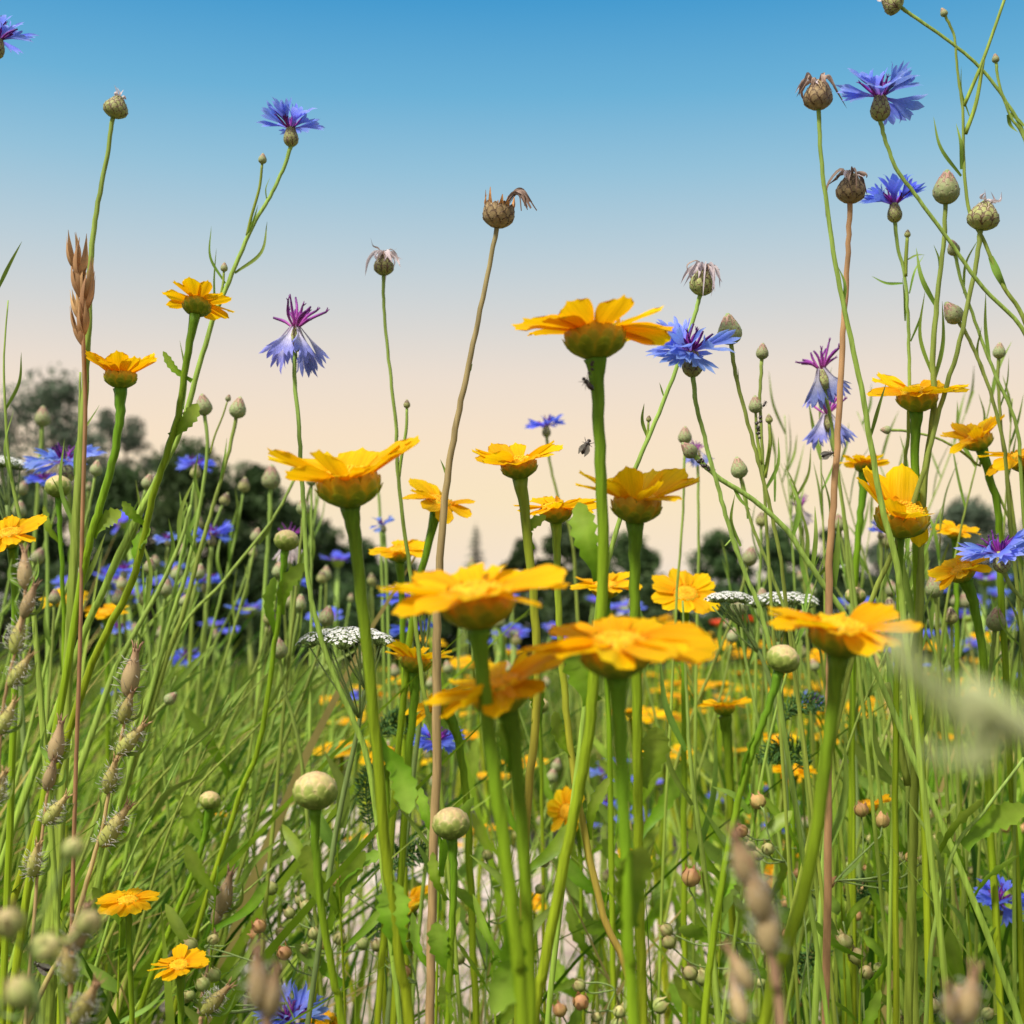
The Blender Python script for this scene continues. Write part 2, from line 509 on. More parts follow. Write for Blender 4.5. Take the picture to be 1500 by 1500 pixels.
def floret_mesh(seed, m, name='floret', curl=0.3):
    """trumpet shaped outer floret of a cornflower along +X, length 1, five to seven pointed lobes"""
    r = random.Random(seed)
    mb = MB()
    nl = r.choice((4, 5, 5, 6))
    half = R(r.uniform(95, 120))
    st = [(0, .022), (.2, .026), (.38, .045), (.52, .095), (.66, .15)]
    nv = nl * 2 + 1
    vs = []; at = []
    for t, q in st:
        for j in range(nv):
            a = -half + 2 * half * j / (nv - 1)
            vs.append((t + curl * .1 * t * t, q * math.sin(a) * 1.6, -q * math.cos(a) * .75)); at.append(t * .9)
    fs = [(i * nv + j, i * nv + j + 1, (i + 1) * nv + j + 1, (i + 1) * nv + j) for i in range(len(st) - 1) for j in range(nv - 1)]
    mb.add(vs, fs, at)
    for k in range(nl):
        a0 = -half + 2 * half * (2 * k) / (nv - 1); a1 = -half + 2 * half * (2 * k + 2) / (nv - 1); am = (a0 + a1) / 2
        ln = r.uniform(.30, .46) * (1 - .25 * abs(am) / half)

        def pt(t, q, a):
            return (t, q * math.sin(a) * 1.6, -q * math.cos(a) * .75)
        tip_r = r.uniform(.27, .36)
        v = [pt(.66 + curl * .0436, .15, a0), pt(.66 + curl * .0436, .15, am), pt(.66 + curl * .0436, .15, a1)]
        g = (a1 - a0) * .47
        v += [pt(.66 + ln * .5, .215, am - g), pt(.66 + ln * .5, .228, am), pt(.66 + ln * .5, .215, am + g)]
        g *= .5
        v += [pt(.66 + ln * .8, .25, am - g), pt(.66 + ln * .82, .265, am), pt(.66 + ln * .8, .25, am + g)]
        v += [pt(.66 + ln, tip_r, am + r.uniform(-.08, .08))]
        mb.add(v, [(0, 1, 4, 3), (1, 2, 5, 4), (3, 4, 7, 6), (4, 5, 8, 7), (6, 7, 9), (7, 8, 9)], [.6, .6, .6, .8, .75, .8, .9, .85, .9, 1])
    return mb.mesh(name, [m])


FLO = {k: [floret_mesh(i + 10, M[k]) for i in range(6)] for k in ('blue', 'bluedeep', 'pale', 'white')}


def head_body(seed, m, prof, rings, name='calyx'):
    mb = MB()
    lathe(mb, [(q, z, .1) for z, q in prof], 16)
    scales(mb, prof, rings, random.Random(seed))
    return mb.mesh(name, [m])


CPROF = [(0, .03), (.02, .062), (.06, .092), (.11, .102), (.16, .094), (.22, .072), (.29, .056)]
CRING = [(.005, 7, .075, .040, .004, 0, .8), (.04, 8, .085, .043, .004, .05, .85), (.085, 9, .09, .042, .004, .1, .9), (.13, 9, .09, .036, .004, .1, .95), (.175, 9, .10, .028, .004, .15, 1)]
CCAL = [head_body(i, M['scale'], CPROF, CRING) for i in range(3)]


def stamens(seed, m, n=16, ln=.26, spread=55, z0=.26):
    r = random.Random(seed)
    mb = MB()
    for k in range(n):
        a = r.uniform(0, 6.283); e = R(90 - spread * math.sqrt(r.random()))
        d = Vector((math.cos(a) * math.cos(e), math.sin(a) * math.cos(e), math.sin(e)))
        l = ln * r.uniform(.6, 1.1)
        b = Vector((d.x * .045, d.y * .045, z0))
        cv = Vector((r.uniform(-1, 1), r.uniform(-1, 1), r.uniform(-.3, .6))) * l * .22
        pts = spline([b, b + d * l * .5 + Vector((0, 0, .02)), b + d * l + cv], 3)
        q = len(pts)
        tube(mb, pts, [.010 + .006 * math.sin(i / (q - 1) * 3) for i in range(q)], 5)
        if k % 2 == 0:
            e_ = pts[-1]
            for s in range(3):
                f = d + Vector((r.uniform(-.7, .7), r.uniform(-.7, .7), r.uniform(-.4, .7)))
                tube(mb, [e_, e_ + f.normalized() * .05], [.009, .003], 4, [.6, .9])
    return mb.mesh('stamens', [m])


STAM = [stamens(i, M['stam']) for i in range(3)]
STAMP = [stamens(i + 20, M['stampink'], 14, .30, 70) for i in range(3)]


def cornflower(seed, n=10, el=24, sd=16, key='blue', custom=None, L=.40):
    r = random.Random(seed + 500)
    parts = [('calyx', CCAL[seed % 3], Matrix.Rotation(r.uniform(0, 6), 4, 'Z')), ('stamens', STAM[seed % 3], Matrix.Rotation(r.uniform(0, 6), 4, 'Z'))]
    lst = custom or [(360 * k / n + r.uniform(-12, 12) + seed * 17, el + r.gauss(0, sd)) for k in range(n)]
    for az, e in lst:
        l = L * r.uniform(.9, 1.12)
        m = (Matrix.Rotation(R(az), 4, 'Z') @ Matrix.Translation((.03, 0, .27)) @ Matrix.Rotation(-R(e), 4, 'Y')
             @ Matrix.Rotation(R(r.uniform(-30, 30)), 4, 'X') @ Matrix.Diagonal((l, l, l, 1)))
        parts.append(('floret', FLO[key][r.randrange(6)], m))
    return parts


def wilted(seed, key='pale', n=8, hang=-62):
    r = random.Random(seed + 900)
    parts = [('calyx', CCAL[seed % 3], Matrix.Diagonal((.85, .85, .85, 1))), ('stamens', STAMP[seed % 3], Matrix.Diagonal((.95, .95, 1.12, 1)) @ Matrix.Translation((0, 0, -.03)))]
    for k in range(n):
        e = hang + r.uniform(-14, 22)
        l = r.uniform(.40, .52)
        m = (Matrix.Rotation(R(360 * k / n + r.uniform(-15, 15)), 4, 'Z') @ Matrix.Translation((.05, 0, .27)) @ Matrix.Rotation(-R(e), 4, 'Y')
             @ Matrix.Rotation(R(r.uniform(-40, 40)), 4, 'X') @ Matrix.Diagonal((l, l * .8, l * .8, 1)))
        parts.append(('floret', FLO[key][r.randrange(6)], m))
    return parts


# seed heads, unit = head height about 1
SPROF = [(0, .14), (.06, .28), (.2, .42), (.38, .455), (.55, .40), (.75, .27), (.9, .16), (.97, .10)]
SRING = [(.02, 8, .26, .17, .02, 0, .8), (.14, 9, .28, .18, .02, .05, .85), (.30, 10, .28, .17, .02, .1, .9), (.46, 10, .28, .14, .02, .15, .95), (.60, 9, .30, .11, .015, .2, 1)]
SEEDH = [head_body(i, M['scale'], SPROF, SRING, 'bracts') for i in range(3)]
SEEDD = [head_body(i, M['drys'], SPROF, SRING, 'bracts') for i in range(3)]
BPROF = [(0, .12), (.08, .26), (.25, .36), (.45, .36), (.65, .27), (.85, .15), (1.0, .05)]
BRING = [(.02, 7, .26, .16, .015, 0, .5), (.16, 8, .28, .16, .012, .05, .6), (.32, 8, .28, .15, .012, .1, .75), (.48, 8, .28, .12, .012, .25, .85), (.64, 7, .3, .09, .01, .45, 1)]
BUDM = [head_body(i, M['budpink'], BPROF, BRING, 'bud') for i in range(4)]
BUDG = [head_body(i + 5, M['scale'], BPROF, BRING, 'bud') for i in range(2)]


def withered_mesh(seed, n, hang, ln, mat_, z0=.85, w=.05):
    r = random.Random(seed)
    mb = MB()
    for k in range(n):
        a = r.uniform(0, 6.283)
        h = hang + r.uniform(-.9, .4)
        d = Vector((math.cos(a), math.sin(a), 0))
        l = ln * r.uniform(.45, 1.35)
        b = d * .1 + Vector((0, 0, z0))
        pts = spline([b, b + d * .22 * l + Vector((0, 0, .22 * l)), b + d * (.48 * l + r.uniform(-.1, .1)) + Vector((r.uniform(-.1, .1), r.uniform(-.1, .1), .1 * l - h * .25 * l)),
                      b + d * (.55 * l) + Vector((r.uniform(-.2, .2), r.uniform(-.2, .2), -h * .8 * l))], 4)
        q = len(pts)
        ribbon(mb, pts, [w * (.5 + .8 * math.sin(i / (q - 1) * 2.6) * r.uniform(.6, 1.2)) * (1.04 - (i / (q - 1)) ** 3) for i in range(q)], Vector((r.uniform(-1, 1), r.uniform(-1, 1), .4)), .9)
    return mb.mesh('withered_florets', [mat_])


def spike_mesh(seed, n=9):
    r = random.Random(seed)
    mb = MB()
    for k in range(n):
        a = 6.283 * k / n + r.uniform(-.2, .2)
        d = Vector((math.cos(a), math.sin(a), 0))
        b = d * .36 + Vector((0, 0, .45))
        l = r.uniform(.45, .75)
        pts = spline([b, b + d * .12 + Vector((0, 0, l * .5)), b + d * r.uniform(.02, .2) + Vector((0, 0, l))], 3)
        q = len(pts)
        ribbon(mb, pts, [.10 * (1 - i / (q - 1)) + .012 for i in range(q)], d, .5)
    return mb.mesh('dry_bracts', [M['rust']])


I4 = Matrix.Identity(4)


def seed_head(kind, seed):
    ro = Matrix.Rotation(seed * 1.3, 4, 'Z')
    if kind == 'closed':
        return [('bracts', SEEDH[seed % 3], ro @ Matrix.Diagonal((1.05, 1.05, .95, 1))), ('withered_florets', withered_mesh(seed, 5, -.6, .4, M['white'], .85, .07), ro)]
    if kind == 'white':
        return [('bracts', SEEDH[seed % 3], ro @ Matrix.Diagonal((.9, .9, 1, 1))), ('withered_florets', withered_mesh(seed, 13, .9, 1.0, M['white'], .8, .07), ro),
                ('withered_stamens', withered_mesh(seed + 3, 7, .1, .9, M['withr'], .85, .03), ro)]
    if kind == 'brown':
        return [('bracts', SEEDD[seed % 3], ro), ('withered_florets', withered_mesh(seed, 9, 1.0, 1.1, M['withr'], .82, .06), ro),
                ('withered_stamens', withered_mesh(seed + 3, 5, .2, .8, M['white'], .82, .05), ro)]
    if kind == 'open':
        mb = MB()
        r = random.Random(seed)
        for k in range(11):
            o = Vector((r.uniform(-.06, .06), r.uniform(-.08, .08), r.uniform(-.07, .07)))
            pts = spline([Vector((.30, 0, .72)) + o, Vector((.6, 0, 1.02)) + o * 1.2, Vector((.95, .02, .98)) + o * 2, Vector((1.2 + r.uniform(-.15, .35), .03, .7 - r.uniform(0, .3))) + o * 2], 4)
            q = len(pts)
            ribbon(mb, pts, [.028 + .02 * math.sin(i / (q - 1) * 3) for i in range(q)], Vector((r.uniform(-1, 1), -1, r.uniform(-1, 1))), .6)
        pr = [(0, .14), (.06, .28), (.2, .42), (.38, .46), (.55, .45), (.66, .42)]
        return [('bracts', head_body(3, M['drys'], pr, SRING[:4], 'bracts'), I4), ('dry_bracts', spike_mesh(4), I4), ('withered_florets', mb.mesh('withered_florets', [M['withr']]), I4)]
    return []


def marigold_bud_mesh(seed):
    r = random.Random(seed)
    mb = MB()
    pr = [(0, .14), (.05, .28), (.18, .43), (.36, .49), (.54, .47), (.70, .37), (.80, .22), (.85, .06)]
    lathe(mb, [(q, z, .2 + z * .8) for z, q in pr], 20)
    scales(mb, pr, [(.02, 8, .30, .20, .012, .0, .35), (.14, 9, .34, .22, .012, .15, .6), (.32, 10, .34, .2, .010, .35, .95), (.50, 9, .33, .15, .006, .65, .95)], r)
    return mb.mesh('bud', [M['budcap']])


MBUD = [marigold_bud_mesh(i) for i in range(3)]


# ------------------------------------------------------------------ assembling plants
def place(root, parts, base, axis, scale, spin=0.0, holder='flower_head'):
    q = Vector((0, 0, 1)).rotation_difference(axis.normalized())
    m = Matrix.Translation(base - root.location) @ q.to_matrix().to_4x4() @ Matrix.Rotation(spin, 4, 'Z') @ Matrix.Scale(scale, 4)
    if len(parts) == 1:
        return link(parts[0][0], parts[0][1], root, m @ parts[0][2])
    h = link(holder, None, root, m)
    h.empty_display_size = .2
    for nm, me, mm in parts:
        link(nm, me, h, mm)
    return h


def ground_run(w, rnd=None):
    """carry a stem on from its last pictured point down to the soil"""
    a, b = w[-2], w[-1]
    v = (b - a)
    v = v / max(1e-6, v.length)
    if b.z < .01:
        return w
    hx = max(-.5, min(.5, v.x / max(.25, -v.z))) if v.z < 0 else 0
    g = Vector((b.x + hx * b.z * .55, b.y + .02 * b.z, -.01))
    mid = b.lerp(g, .45) + Vector((hx * b.z * .1, 0, 0))
    return w + [mid, g]


def stem_pts(pts, d):
    w = [P(p[0], p[1], p[2] if len(p) > 2 else d) for p in pts]
    return ground_run(w)


def leaf_mesh(kind, a, b, w, bend, seed):
    r = random.Random(seed)
    mb = MB()
    L = (b - a).length
    dr = (b - a).normalized()
    side = dr.cross(FW).normalized()
    mid = a.lerp(b, .5) + side * (bend * L) + Vector((0, r.uniform(-.12, .12) * L, 0))
    pts = spline([a, mid, b + Vector((0, r.uniform(-.15, .15) * L, 0))], 7)
    n = len(pts)
    nrm = Quaternion(dr, r.uniform(-.9, .9)) @ (-FW)
    if kind == 'lin':
        hw = [w * (.55 + .45 * min(1, i / (n * .3))) * (1 - (i / (n - 1)) ** 2.2) + w * .04 for i in range(n)]
        ribbon(mb, pts, hw, nrm, .35)
        return mb.mesh('leaf', [M['cleaf']])
    hw = []
    for i in range(n):
        s = i / (n - 1)
        q = interp([(0, .62), (.12, .42), (.4, .75), (.7, 1), (.9, .68), (1, .08)], s)
        if .3 < s < .97 and kind == 'mar':
            q *= 1.22 if i % 2 else .86
        hw.append(w * q)
    ribbon(mb, pts, hw, nrm, .3, wave=.12)
    return mb.mesh('leaf', [M['leaf']])


SEED = [100]


def plant(name, label, cat, d, pts, r0, r1, head=None, scale_px=100, axis_add=(0, 0), smat='cstem', leaves=(), extra=(), group=None, spin=None, swell=0.0, sides=7):
    """one plant: a stem given by picture points at depth d and carried to the ground, a head on its top, leaves, side branches.
    r0, r1: half width of the stem at the top and at the bottom in pixels; extra: (points, r, head parts, head px, leaf material)"""
    SEED[0] += 1
    rnd = random.Random(SEED[0])
    w = stem_pts(pts, d)
    s = d / F
    root = link(name, None)
    root.empty_display_size = .05
    root.location = w[-1] + Vector((0, 0, .01))
    tag(root, label, cat, group)
    sm = spline(w, 6)
    n = len(sm)
    # one length-wise coordinate
    ln = [0.0]
    for i in range(1, n):
        ln.append(ln[-1] + (sm[i] - sm[i - 1]).length)
    T = ln[-1]
    for i in range(1, n - 1):
        k = s * 1.1
        sm[i] = sm[i] + Vector((rnd.uniform(-k, k), 0, 0)) * min(1, r0 / 5)
    rad = []
    for i in range(n):
        f = min(1, ln[i] / (.25))
        q = (r0 + (r1 - r0) * f) * (.70 if smat in ('mstem', 'rstem') else .80)
        if swell:
            q += swell * math.exp(-ln[i] / (s * 26))
        rad.append(q * s)
    mb = MB()
    tube(mb, sm, rad, sides, [1 - x / T for x in ln], 0, .10)
    link('stem', mb.mesh('stem', [M[smat]], root.location), root)
    ax = (sm[0] - sm[3]).normalized()
    if head:
        a = Quaternion(FW, R(axis_add[0])) @ (Quaternion(RT, R(axis_add[1])) @ ax)
        place(root, head, sm[0] - ax * (.01 * scale_px * s), a, scale_px * s, rnd.uniform(0, 6) if spin is None else spin)
    for lf in leaves:
        k, x0, y0, x1, y1, wpx = lf[:6]
        bd = lf[6] if len(lf) > 6 else rnd.uniform(-.12, .12)
        me = leaf_mesh(k, P(x0, y0, d), P(x1, y1, d), wpx * s, bd, SEED[0] * 13 + x0)
        me.transform(Matrix.Translation(-root.location))
        link('leaf', me, root)
    for ex in extra:
        ep, er, hd, hpx = ex
        wp = spline([P(p[0], p[1], p[2] if len(p) > 2 else d) for p in ep], 5)
        mb = MB()
        m_ = len(wp)
        tube(mb, wp, [er * s * (.85 + .3 * i / m_) for i in range(m_)], 6, [.9 - .4 * i / m_ for i in range(m_)])
        link('branch', mb.mesh('branch', [M[smat]], root.location), root)
        if hd:
            place(root, hd, wp[0], (wp[0] - wp[2]), hpx * s, rnd.uniform(0, 6))
    return root


def bud(i, green=False):
    return [('bud', (BUDG[i % 2] if green else BUDM[i % 4]), I4)]


# ------------------------------------------------------------------ the setting
def sheet(name, pts, z, m, label=None):
    mb = MB()
    mb.add([(x, y, z) for x, y in pts], [list(range(len(pts)))], [0] * len(pts))
    return tag(link(name, mb.mesh(name, [m])), kind='structure')


soil = ground_mat('soil', (.030, .022, .014), (.055, .042, .024), (.05, .075, .02), 1.3)
sand = ground_mat('sand', (.40, .29, .21), (.55, .43, .34), (.64, .54, .44), 2.2, .10)
sheet('ground', [(-900, -20), (900, -20), (900, 1500), (-900, 1500)], 0, soil)
OUT = [Vector((x, y, 0)) for x, y in [(-.72, 1.45), (-.30, 1.25), (.10, 1.3), (.46, 1.6), (.55, 2.1), (.62, 2.7), (.64, 3.15), (.32, 3.45), (.02, 3.5), (-.18, 3.95), (-.55, 4.45), (-.95, 4.5), (-1.25, 3.9), (-1.15, 3.0), (-.95, 2.2), (-.72, 1.45)]]
ring = [(p.x + .05 * math.sin(9 * p.y + 3 * p.x), p.y + .06 * math.sin(11 * p.x)) for p in spline(OUT, 6)[:-1]]
sheet('path', ring, .004, sand)


# trees and shrubs
def tree(name, label, px, top, wpx, d, leafm, nclump, nleaf, lsz, low=.25, seed=0, cat='tree', airy=1.0, group=None):
    r = np.random.default_rng(seed)
    foot = Vector(((px - 750) / F * d, d * math.cos(PITCH), 0))
    H = CAMH + (950 - top) / F * d
    Wd = wpx / F * d / 2
    root = link(name, None)
    root.location = foot
    tag(root, label, cat, group)
    mb = MB()
    tp = [Vector((0, 0, -.05)), Vector((.05 * H * r.uniform(-1, 1), .03 * H, H * .35)), Vector((.08 * H * r.uniform(-1, 1), 0, H * .85))]
    sp = spline(tp, 5)
    tube(mb, sp, [H * .022 * (1 - .8 * i / (len(sp) - 1)) for i in range(len(sp))], 8)
    cz = H * (1 + low) / 2
    rz = H * (1 - low) / 2
    cen = []
    for k in range(nclump):
        z = r.uniform(0, 1) ** .8
        q = math.sqrt(max(0, 1 - z ** 2.2)) if low < .3 else math.sqrt(max(0.02, 1 - (2 * z - 1) ** 2))
        a_ = r.uniform(0, 6.283)
        rad = r.uniform(.3, 1.0) ** .6
        c = np.array((math.cos(a_) * Wd * .88 * q * rad, math.sin(a_) * Wd * .88 * q * rad, H * (low + (1 - low) * z * .9) + r.uniform(-.03, .03) * H))
        cen.append(c)
        if k % 3 == 0:
            a = sp[min(len(sp) - 1, int(len(sp) * max(.3, min(.9, c[2] / H - .25))))]
            b = Vector(c)
            tube(mb, spline([a, a.lerp(b, .5) + Vector((0, 0, -.04 * H)), b], 3), [H * .008 * (1 - .8 * i / 6) for i in range(7)], 5)
    link('trunk', mb.mesh('trunk', [M['bark']]), root)
    cen = np.array(cen)
    cr_ = r.uniform(.16, .34, nclump) * Wd * airy
    idx = r.integers(0, nclump, nleaf)
    off = r.normal(size=(nleaf, 3))
    off /= np.linalg.norm(off, axis=1)[:, None]
    off *= (r.random(nleaf) ** .45)[:, None] * cr_[idx][:, None] * np.array((1.15, 1.15, .85))
    C = cen[idx] + off
    C[:, 2] = np.maximum(C[:, 2], .05)
    u = r.normal(size=(nleaf, 3)); u /= np.linalg.norm(u, axis=1)[:, None]
    w = np.cross(u, r.normal(size=(nleaf, 3))); w /= np.linalg.norm(w, axis=1)[:, None]
    sz = lsz * r.uniform(.6, 1.3, nleaf)[:, None]
    V = np.stack([C - u * sz, C - w * sz * .5, C + u * sz, C + w * sz * .5], 1).reshape(-1, 3)
    Q = np.arange(nleaf * 4).reshape(-1, 4)
    tint = np.repeat(np.clip(r.normal(.45, .2, nleaf) + (r.random(nclump)[idx] - .5) * .5, 0, 1), 4)
    link('crown', np_mesh('crown', V, Q, tint, [leafm]), root)
    return root


def conifer(label, px, top, wpx, d, seed):
    r = random.Random(seed)
    foot = Vector(((px - 750) / F * d, d, 0))
    H = CAMH + (950 - top) / F * d
    Wd = wpx / F * d / 2
    root = link('conifer', None)
    root.location = foot
    tag(root, label, 'tree')
    mb = MB()
    tube(mb, [Vector((0, 0, -.05)), Vector((0, 0, H * .6)), Vector((0, 0, H))], [H * .02, H * .012, .01], 7)
    link('trunk', mb.mesh('trunk', [M['bark']]), root)
    mb = MB()
    z = H * .12
    while z < H * .985:
        f = 1 - z / H
        for k in range(7):
            a = r.uniform(0, 6.283)
            l = Wd * (f ** .8) * r.uniform(.55, 1.15) + .03
            d_ = Vector((math.cos(a), math.sin(a), 0))
            for t in range(9):
                c = Vector((0, 0, z)) + d_ * l * (t + 1) / 9 + Vector((0, 0, -.25 * l * (t / 9) ** 1.5))
                w = (1 - t / 12) * .16 * Wd + .02
                e = Vector((-d_.y, d_.x, 0))
                mb.add([c - d_ * .1 * l, c + e * w + Vector((0, 0, -w * .6)), c + d_ * .12 * l, c - e * w + Vector((0, 0, -w * .6))], [(0, 1, 2, 3)], [r.random()] * 4)
        z += H * .028
    link('crown', mb.mesh('crown', [M['hleaf']]), root)


TREES = [
    ('tree', 'tall airy grey-green tree with sky gaps, tallest above the hedge', 60, 540, 270, 42, 'hleaf', 46, 8500, .10, .2, .95),
    ('tree', 'pale thin tree leaning out from behind the tallest airy tree', 165, 590, 140, 48, 'hleaf', 26, 3600, .09, .45, .9),
    ('tree', 'dark rounded tree below the airy grey-green tree', 175, 668, 190, 27, 'tleaf', 60, 15000, .075, .05, 1.25),
    ('tree', 'dark tree forming the highest bump of the hedge line', 285, 640, 190, 26, 'tleaf', 60, 16000, .075, .05, 1.25),
    ('tree', 'dark tree on the sloping shoulder of the hedge line', 375, 668, 150, 27, 'tleaf', 50, 13000, .075, .05, 1.25),
    ('tree', 'lower dark tree behind the white-tufted wilted cornflower', 450, 735, 150, 28, 'tleaf', 46, 11000, .075, .05, 1.2),
    ('tree', 'low dark tree ending the hedge behind the broad marigold stem', 525, 775, 110, 29, 'tleaf', 36, 8000, .075, .05, 1.2),
    ('tree', 'low dark tree continuing the hedge behind the drooping-petal marigold', 585, 822, 130, 30, 'tleaf', 34, 8000, .07, .02, 1.2),
    ('tree', 'broad dark tree low behind the paired mid-air marigolds', 20, 700, 200, 26, 'tleaf', 50, 12000, .075, .05, 1.2),
    ('tree', 'small dark tree just beside the lone conifer', 768, 785, 90, 30, 'tleaf', 30, 6500, .07, .05, 1.2),
    ('tree', 'dark round tree behind the tall single marigold stem', 835, 752, 130, 29, 'tleaf', 44, 11000, .07, .05, 1.2),
    ('tree', 'dark tree behind the wide marigold with swept-up petals', 925, 778, 130, 30, 'tleaf', 42, 9500, .07, .05, 1.2),
    ('tree', 'loose tree with bright gaps behind the white yarrow', 1050, 775, 130, 36, 'tleaf', 30, 5200, .08, .2, .95),
    ('tree', 'loose tree behind the slanting thick cornflower stem', 1135, 765, 140, 36, 'tleaf', 36, 7600, .08, .1, 1.0),
    ('tree', 'tree behind the brown seed head stem', 1215, 770, 120, 33, 'tleaf', 36, 8000, .075, .05, 1.1),
    ('tree', 'grey-green tree behind the crowded marigolds', 1300, 790, 150, 35, 'hleaf', 40, 8500, .08, .05, 1.1),
    ('tree', 'grey-green domed tree rising above the others by the bent cornflower', 1425, 730, 190, 35, 'hleaf', 50, 12000, .08, .1, 1.1),
    ('tree', 'grey-green tree cut by the picture edge by the bent cornflower', 1530, 750, 150, 36, 'hleaf', 40, 9000, .08, .1, 1.1),
]
for i, (nm, lb, px, top, wpx, d, lm, nc, nl, ls, low, airy) in enumerate(TREES):
    tree(nm, lb, px, top, wpx, d, M[lm], nc, nl, ls, low, 40 + i, airy=airy, group='trees along the horizon')
BUSH = [(90, 840, 200), (230, 820, 200), (380, 800, 200), (520, 850, 170), (630, 885, 130), (745, 865, 130), (860, 830, 170), (960, 850, 130), (1080, 860, 150), (1180, 840, 150), (1290, 845, 150), (1400, 830, 170), (1500, 830, 160)]
for i, (px, top, wpx) in enumerate(BUSH):
    tree('shrub', 'low dark shrub filling the foot of the hedge line', px, top, wpx, 24 + (i % 3), M['tleaf'], 30, 5200, .075, .02, 80 + i, 'shrub', 1.2, 'shrubs at the foot of the hedge')
conifer('small lone pointed conifer standing far off in the gap of the hedge', 697, 766, 84, 62, 5)


# ------------------------------------------------------------------ grass, the uncountable part of the meadow
def blades(name, n, region, h, lean, width, m, seed, tint=(.5, .22), K=6, droop=.12, density=None):
    r = np.random.default_rng(seed)
    x0, x1, y0, y1 = region
    x = r.uniform(x0, x1, n); y = r.uniform(y0, y1, n)
    if density is not None:
        keep = r.random(n) < density(x, y)
        x, y = x[keep], y[keep]
        n = len(x)
    # tufts
    tx = np.floor(x * 14); ty = np.floor(y * 14)
    hs = np.sin(tx * 12.9898 + ty * 78.233) * 43758.5453
    hs = hs - np.floor(hs)
    H = r.uniform(h[0], h[1], n) * (.75 + .45 * hs)
    lx = r.normal(lean[0], lean[2], n); ly = r.normal(lean[1], lean[2], n)
    ang = r.uniform(0, np.pi, n)
    w = r.uniform(width[0], width[1], n)
    s = np.linspace(0, 1, K)
    px = x[:, None] + lx[:, None] * H[:, None] * s ** 1.5
    py = y[:, None] + ly[:, None] * H[:, None] * s ** 1.5
    dr = np.abs(r.normal(droop, droop, n))
    pz = H[:, None] * (s * (1 - .12 * np.hypot(lx, ly)[:, None]) - dr[:, None] * s ** 3)
    ww = w[:, None] * (np.minimum(1, .5 + s * 2) * (1 - s ** 2.5) + .03)
    sxv = np.cos(ang)[:, None] * ww; syv = np.sin(ang)[:, None] * ww
    A = np.stack([px - sxv, py - syv, pz], -1)
    B = np.stack([px + sxv, py + syv, pz], -1)
    V = np.stack([A, B], 2).reshape(-1, 3)
    b = (np.arange(n) * K * 2)[:, None] + np.arange(K - 1)[None] * 2
    Q = np.stack([b, b + 1, b + 3, b + 2], -1).reshape(-1, 4)
    t = np.clip(r.normal(tint[0], tint[1], n), 0, 1)
    dry = r.random(n) < .03
    t[dry] = 1
    w[dry] *= .45
    A_ = np.repeat(t, K * 2)
    o = link(name, np_mesh(name, V, Q, A_, [m]))
    tag(o, None, None, None, 'stuff')
    return o


def lab(o, label, cat='grass'):
    o['label'] = label
    o['category'] = cat
    return o


def pxr(x, y):
    return 750 + x / y * F


lab(blades('grass', 2700, (-1.3, -.05, .95, 2.4), (.28, .60), (.42, .05, .30), (.0016, .0058), M['grass'], 1, (.45, .42), 7, .08,
           lambda x, y: np.where(pxr(x, y) < 180, .9, np.where(pxr(x, y) < 300, .4, .04))), 'dense green grass leaning over the pale path from one side')
lab(blades('grass', 2500, (.02, 1.1, .9, 2.4), (.22, .58), (.02, .05, .26), (.0018, .0065), M['grass'], 2, (.40, .42), 7, .08,
           lambda x, y: np.where(pxr(x, y) > 1180, .8, np.where(pxr(x, y) > 1040, .18, .02))), 'upright green grass among the crowded marigold stems')
lab(blades('grass', 420, (-.5, .6, 1.0, 2.0), (.22, .42), (.15, .0, .3), (.0007, .0016), M['grass'], 3, (.5, .25), 7, .12), 'thin sparse grass standing before the pale path')
lab(blades('grass', 2600, (-1.5, 1.6, 2.0, 4.1), (.08, .26), (.1, .0, .35), (.0010, .0024), M['grass'], 4, (.5, .25), 6, .14,
           lambda x, y: np.where((x > -1.2) & (x < .5) & (np.abs(pxr(x, y) - 700) < 400), np.where(np.sin(x * 7 + y * 5) > .2, .12, .02), .9)), 'short thin grass growing out of the pale path')
lab(blades('grass', 15000, (-4.5, 4.5, 3.6, 8.5), (.14, .40), (.12, .0, .25), (.0022, .0055), M['dgrass'], 5, (.5, .35), 5, .1, lambda x, y: np.where((y < 4.6) & (x > -1.3) & (x < -.1), 0, 1)), 'deep green meadow grass beyond the path')
lab(blades('grass', 3600, (-3, 3, 3.4, 5.0), (.12, .36), (.1, .0, .35), (.003, .008), M['dgrass'], 9, (.35, .3), 6, .14, lambda x, y: np.where(y < 3.55 + np.where(x < -.1, .95, 0), 0, .35 + .65 * (np.sin(x * 5.1 + 1) + np.sin(x * 11.3) > .2))), 'dark leafy grass clumps along the far edge of the path')
lab(blades('grass', 16000, (-13, 13, 8.5, 25), (.2, .40), (.1, .0, .25), (.006, .015), M['dgrass'], 6, (.55, .25), 4, .1), 'far meadow grass up to the trees')


# ------------------------------------------------------------------ corn marigolds
MG = 'corn marigolds'


def mari(label, d, base, D, pts, r, el=12, sd=7, n=13, ax=(0, 0), leaves=(), smat='mstem', custom=None, skip=(), swell=None, extra=()):
    SEED[0] += 1
    return plant('corn_marigold', label, 'flower', d, [base] + list(pts), r[0], r[1], marigold(SEED[0], el, sd, n, custom, skip), D, ax, smat, leaves, extra, None, None,
                 swell if swell is not None else r[0] * .55, 10)


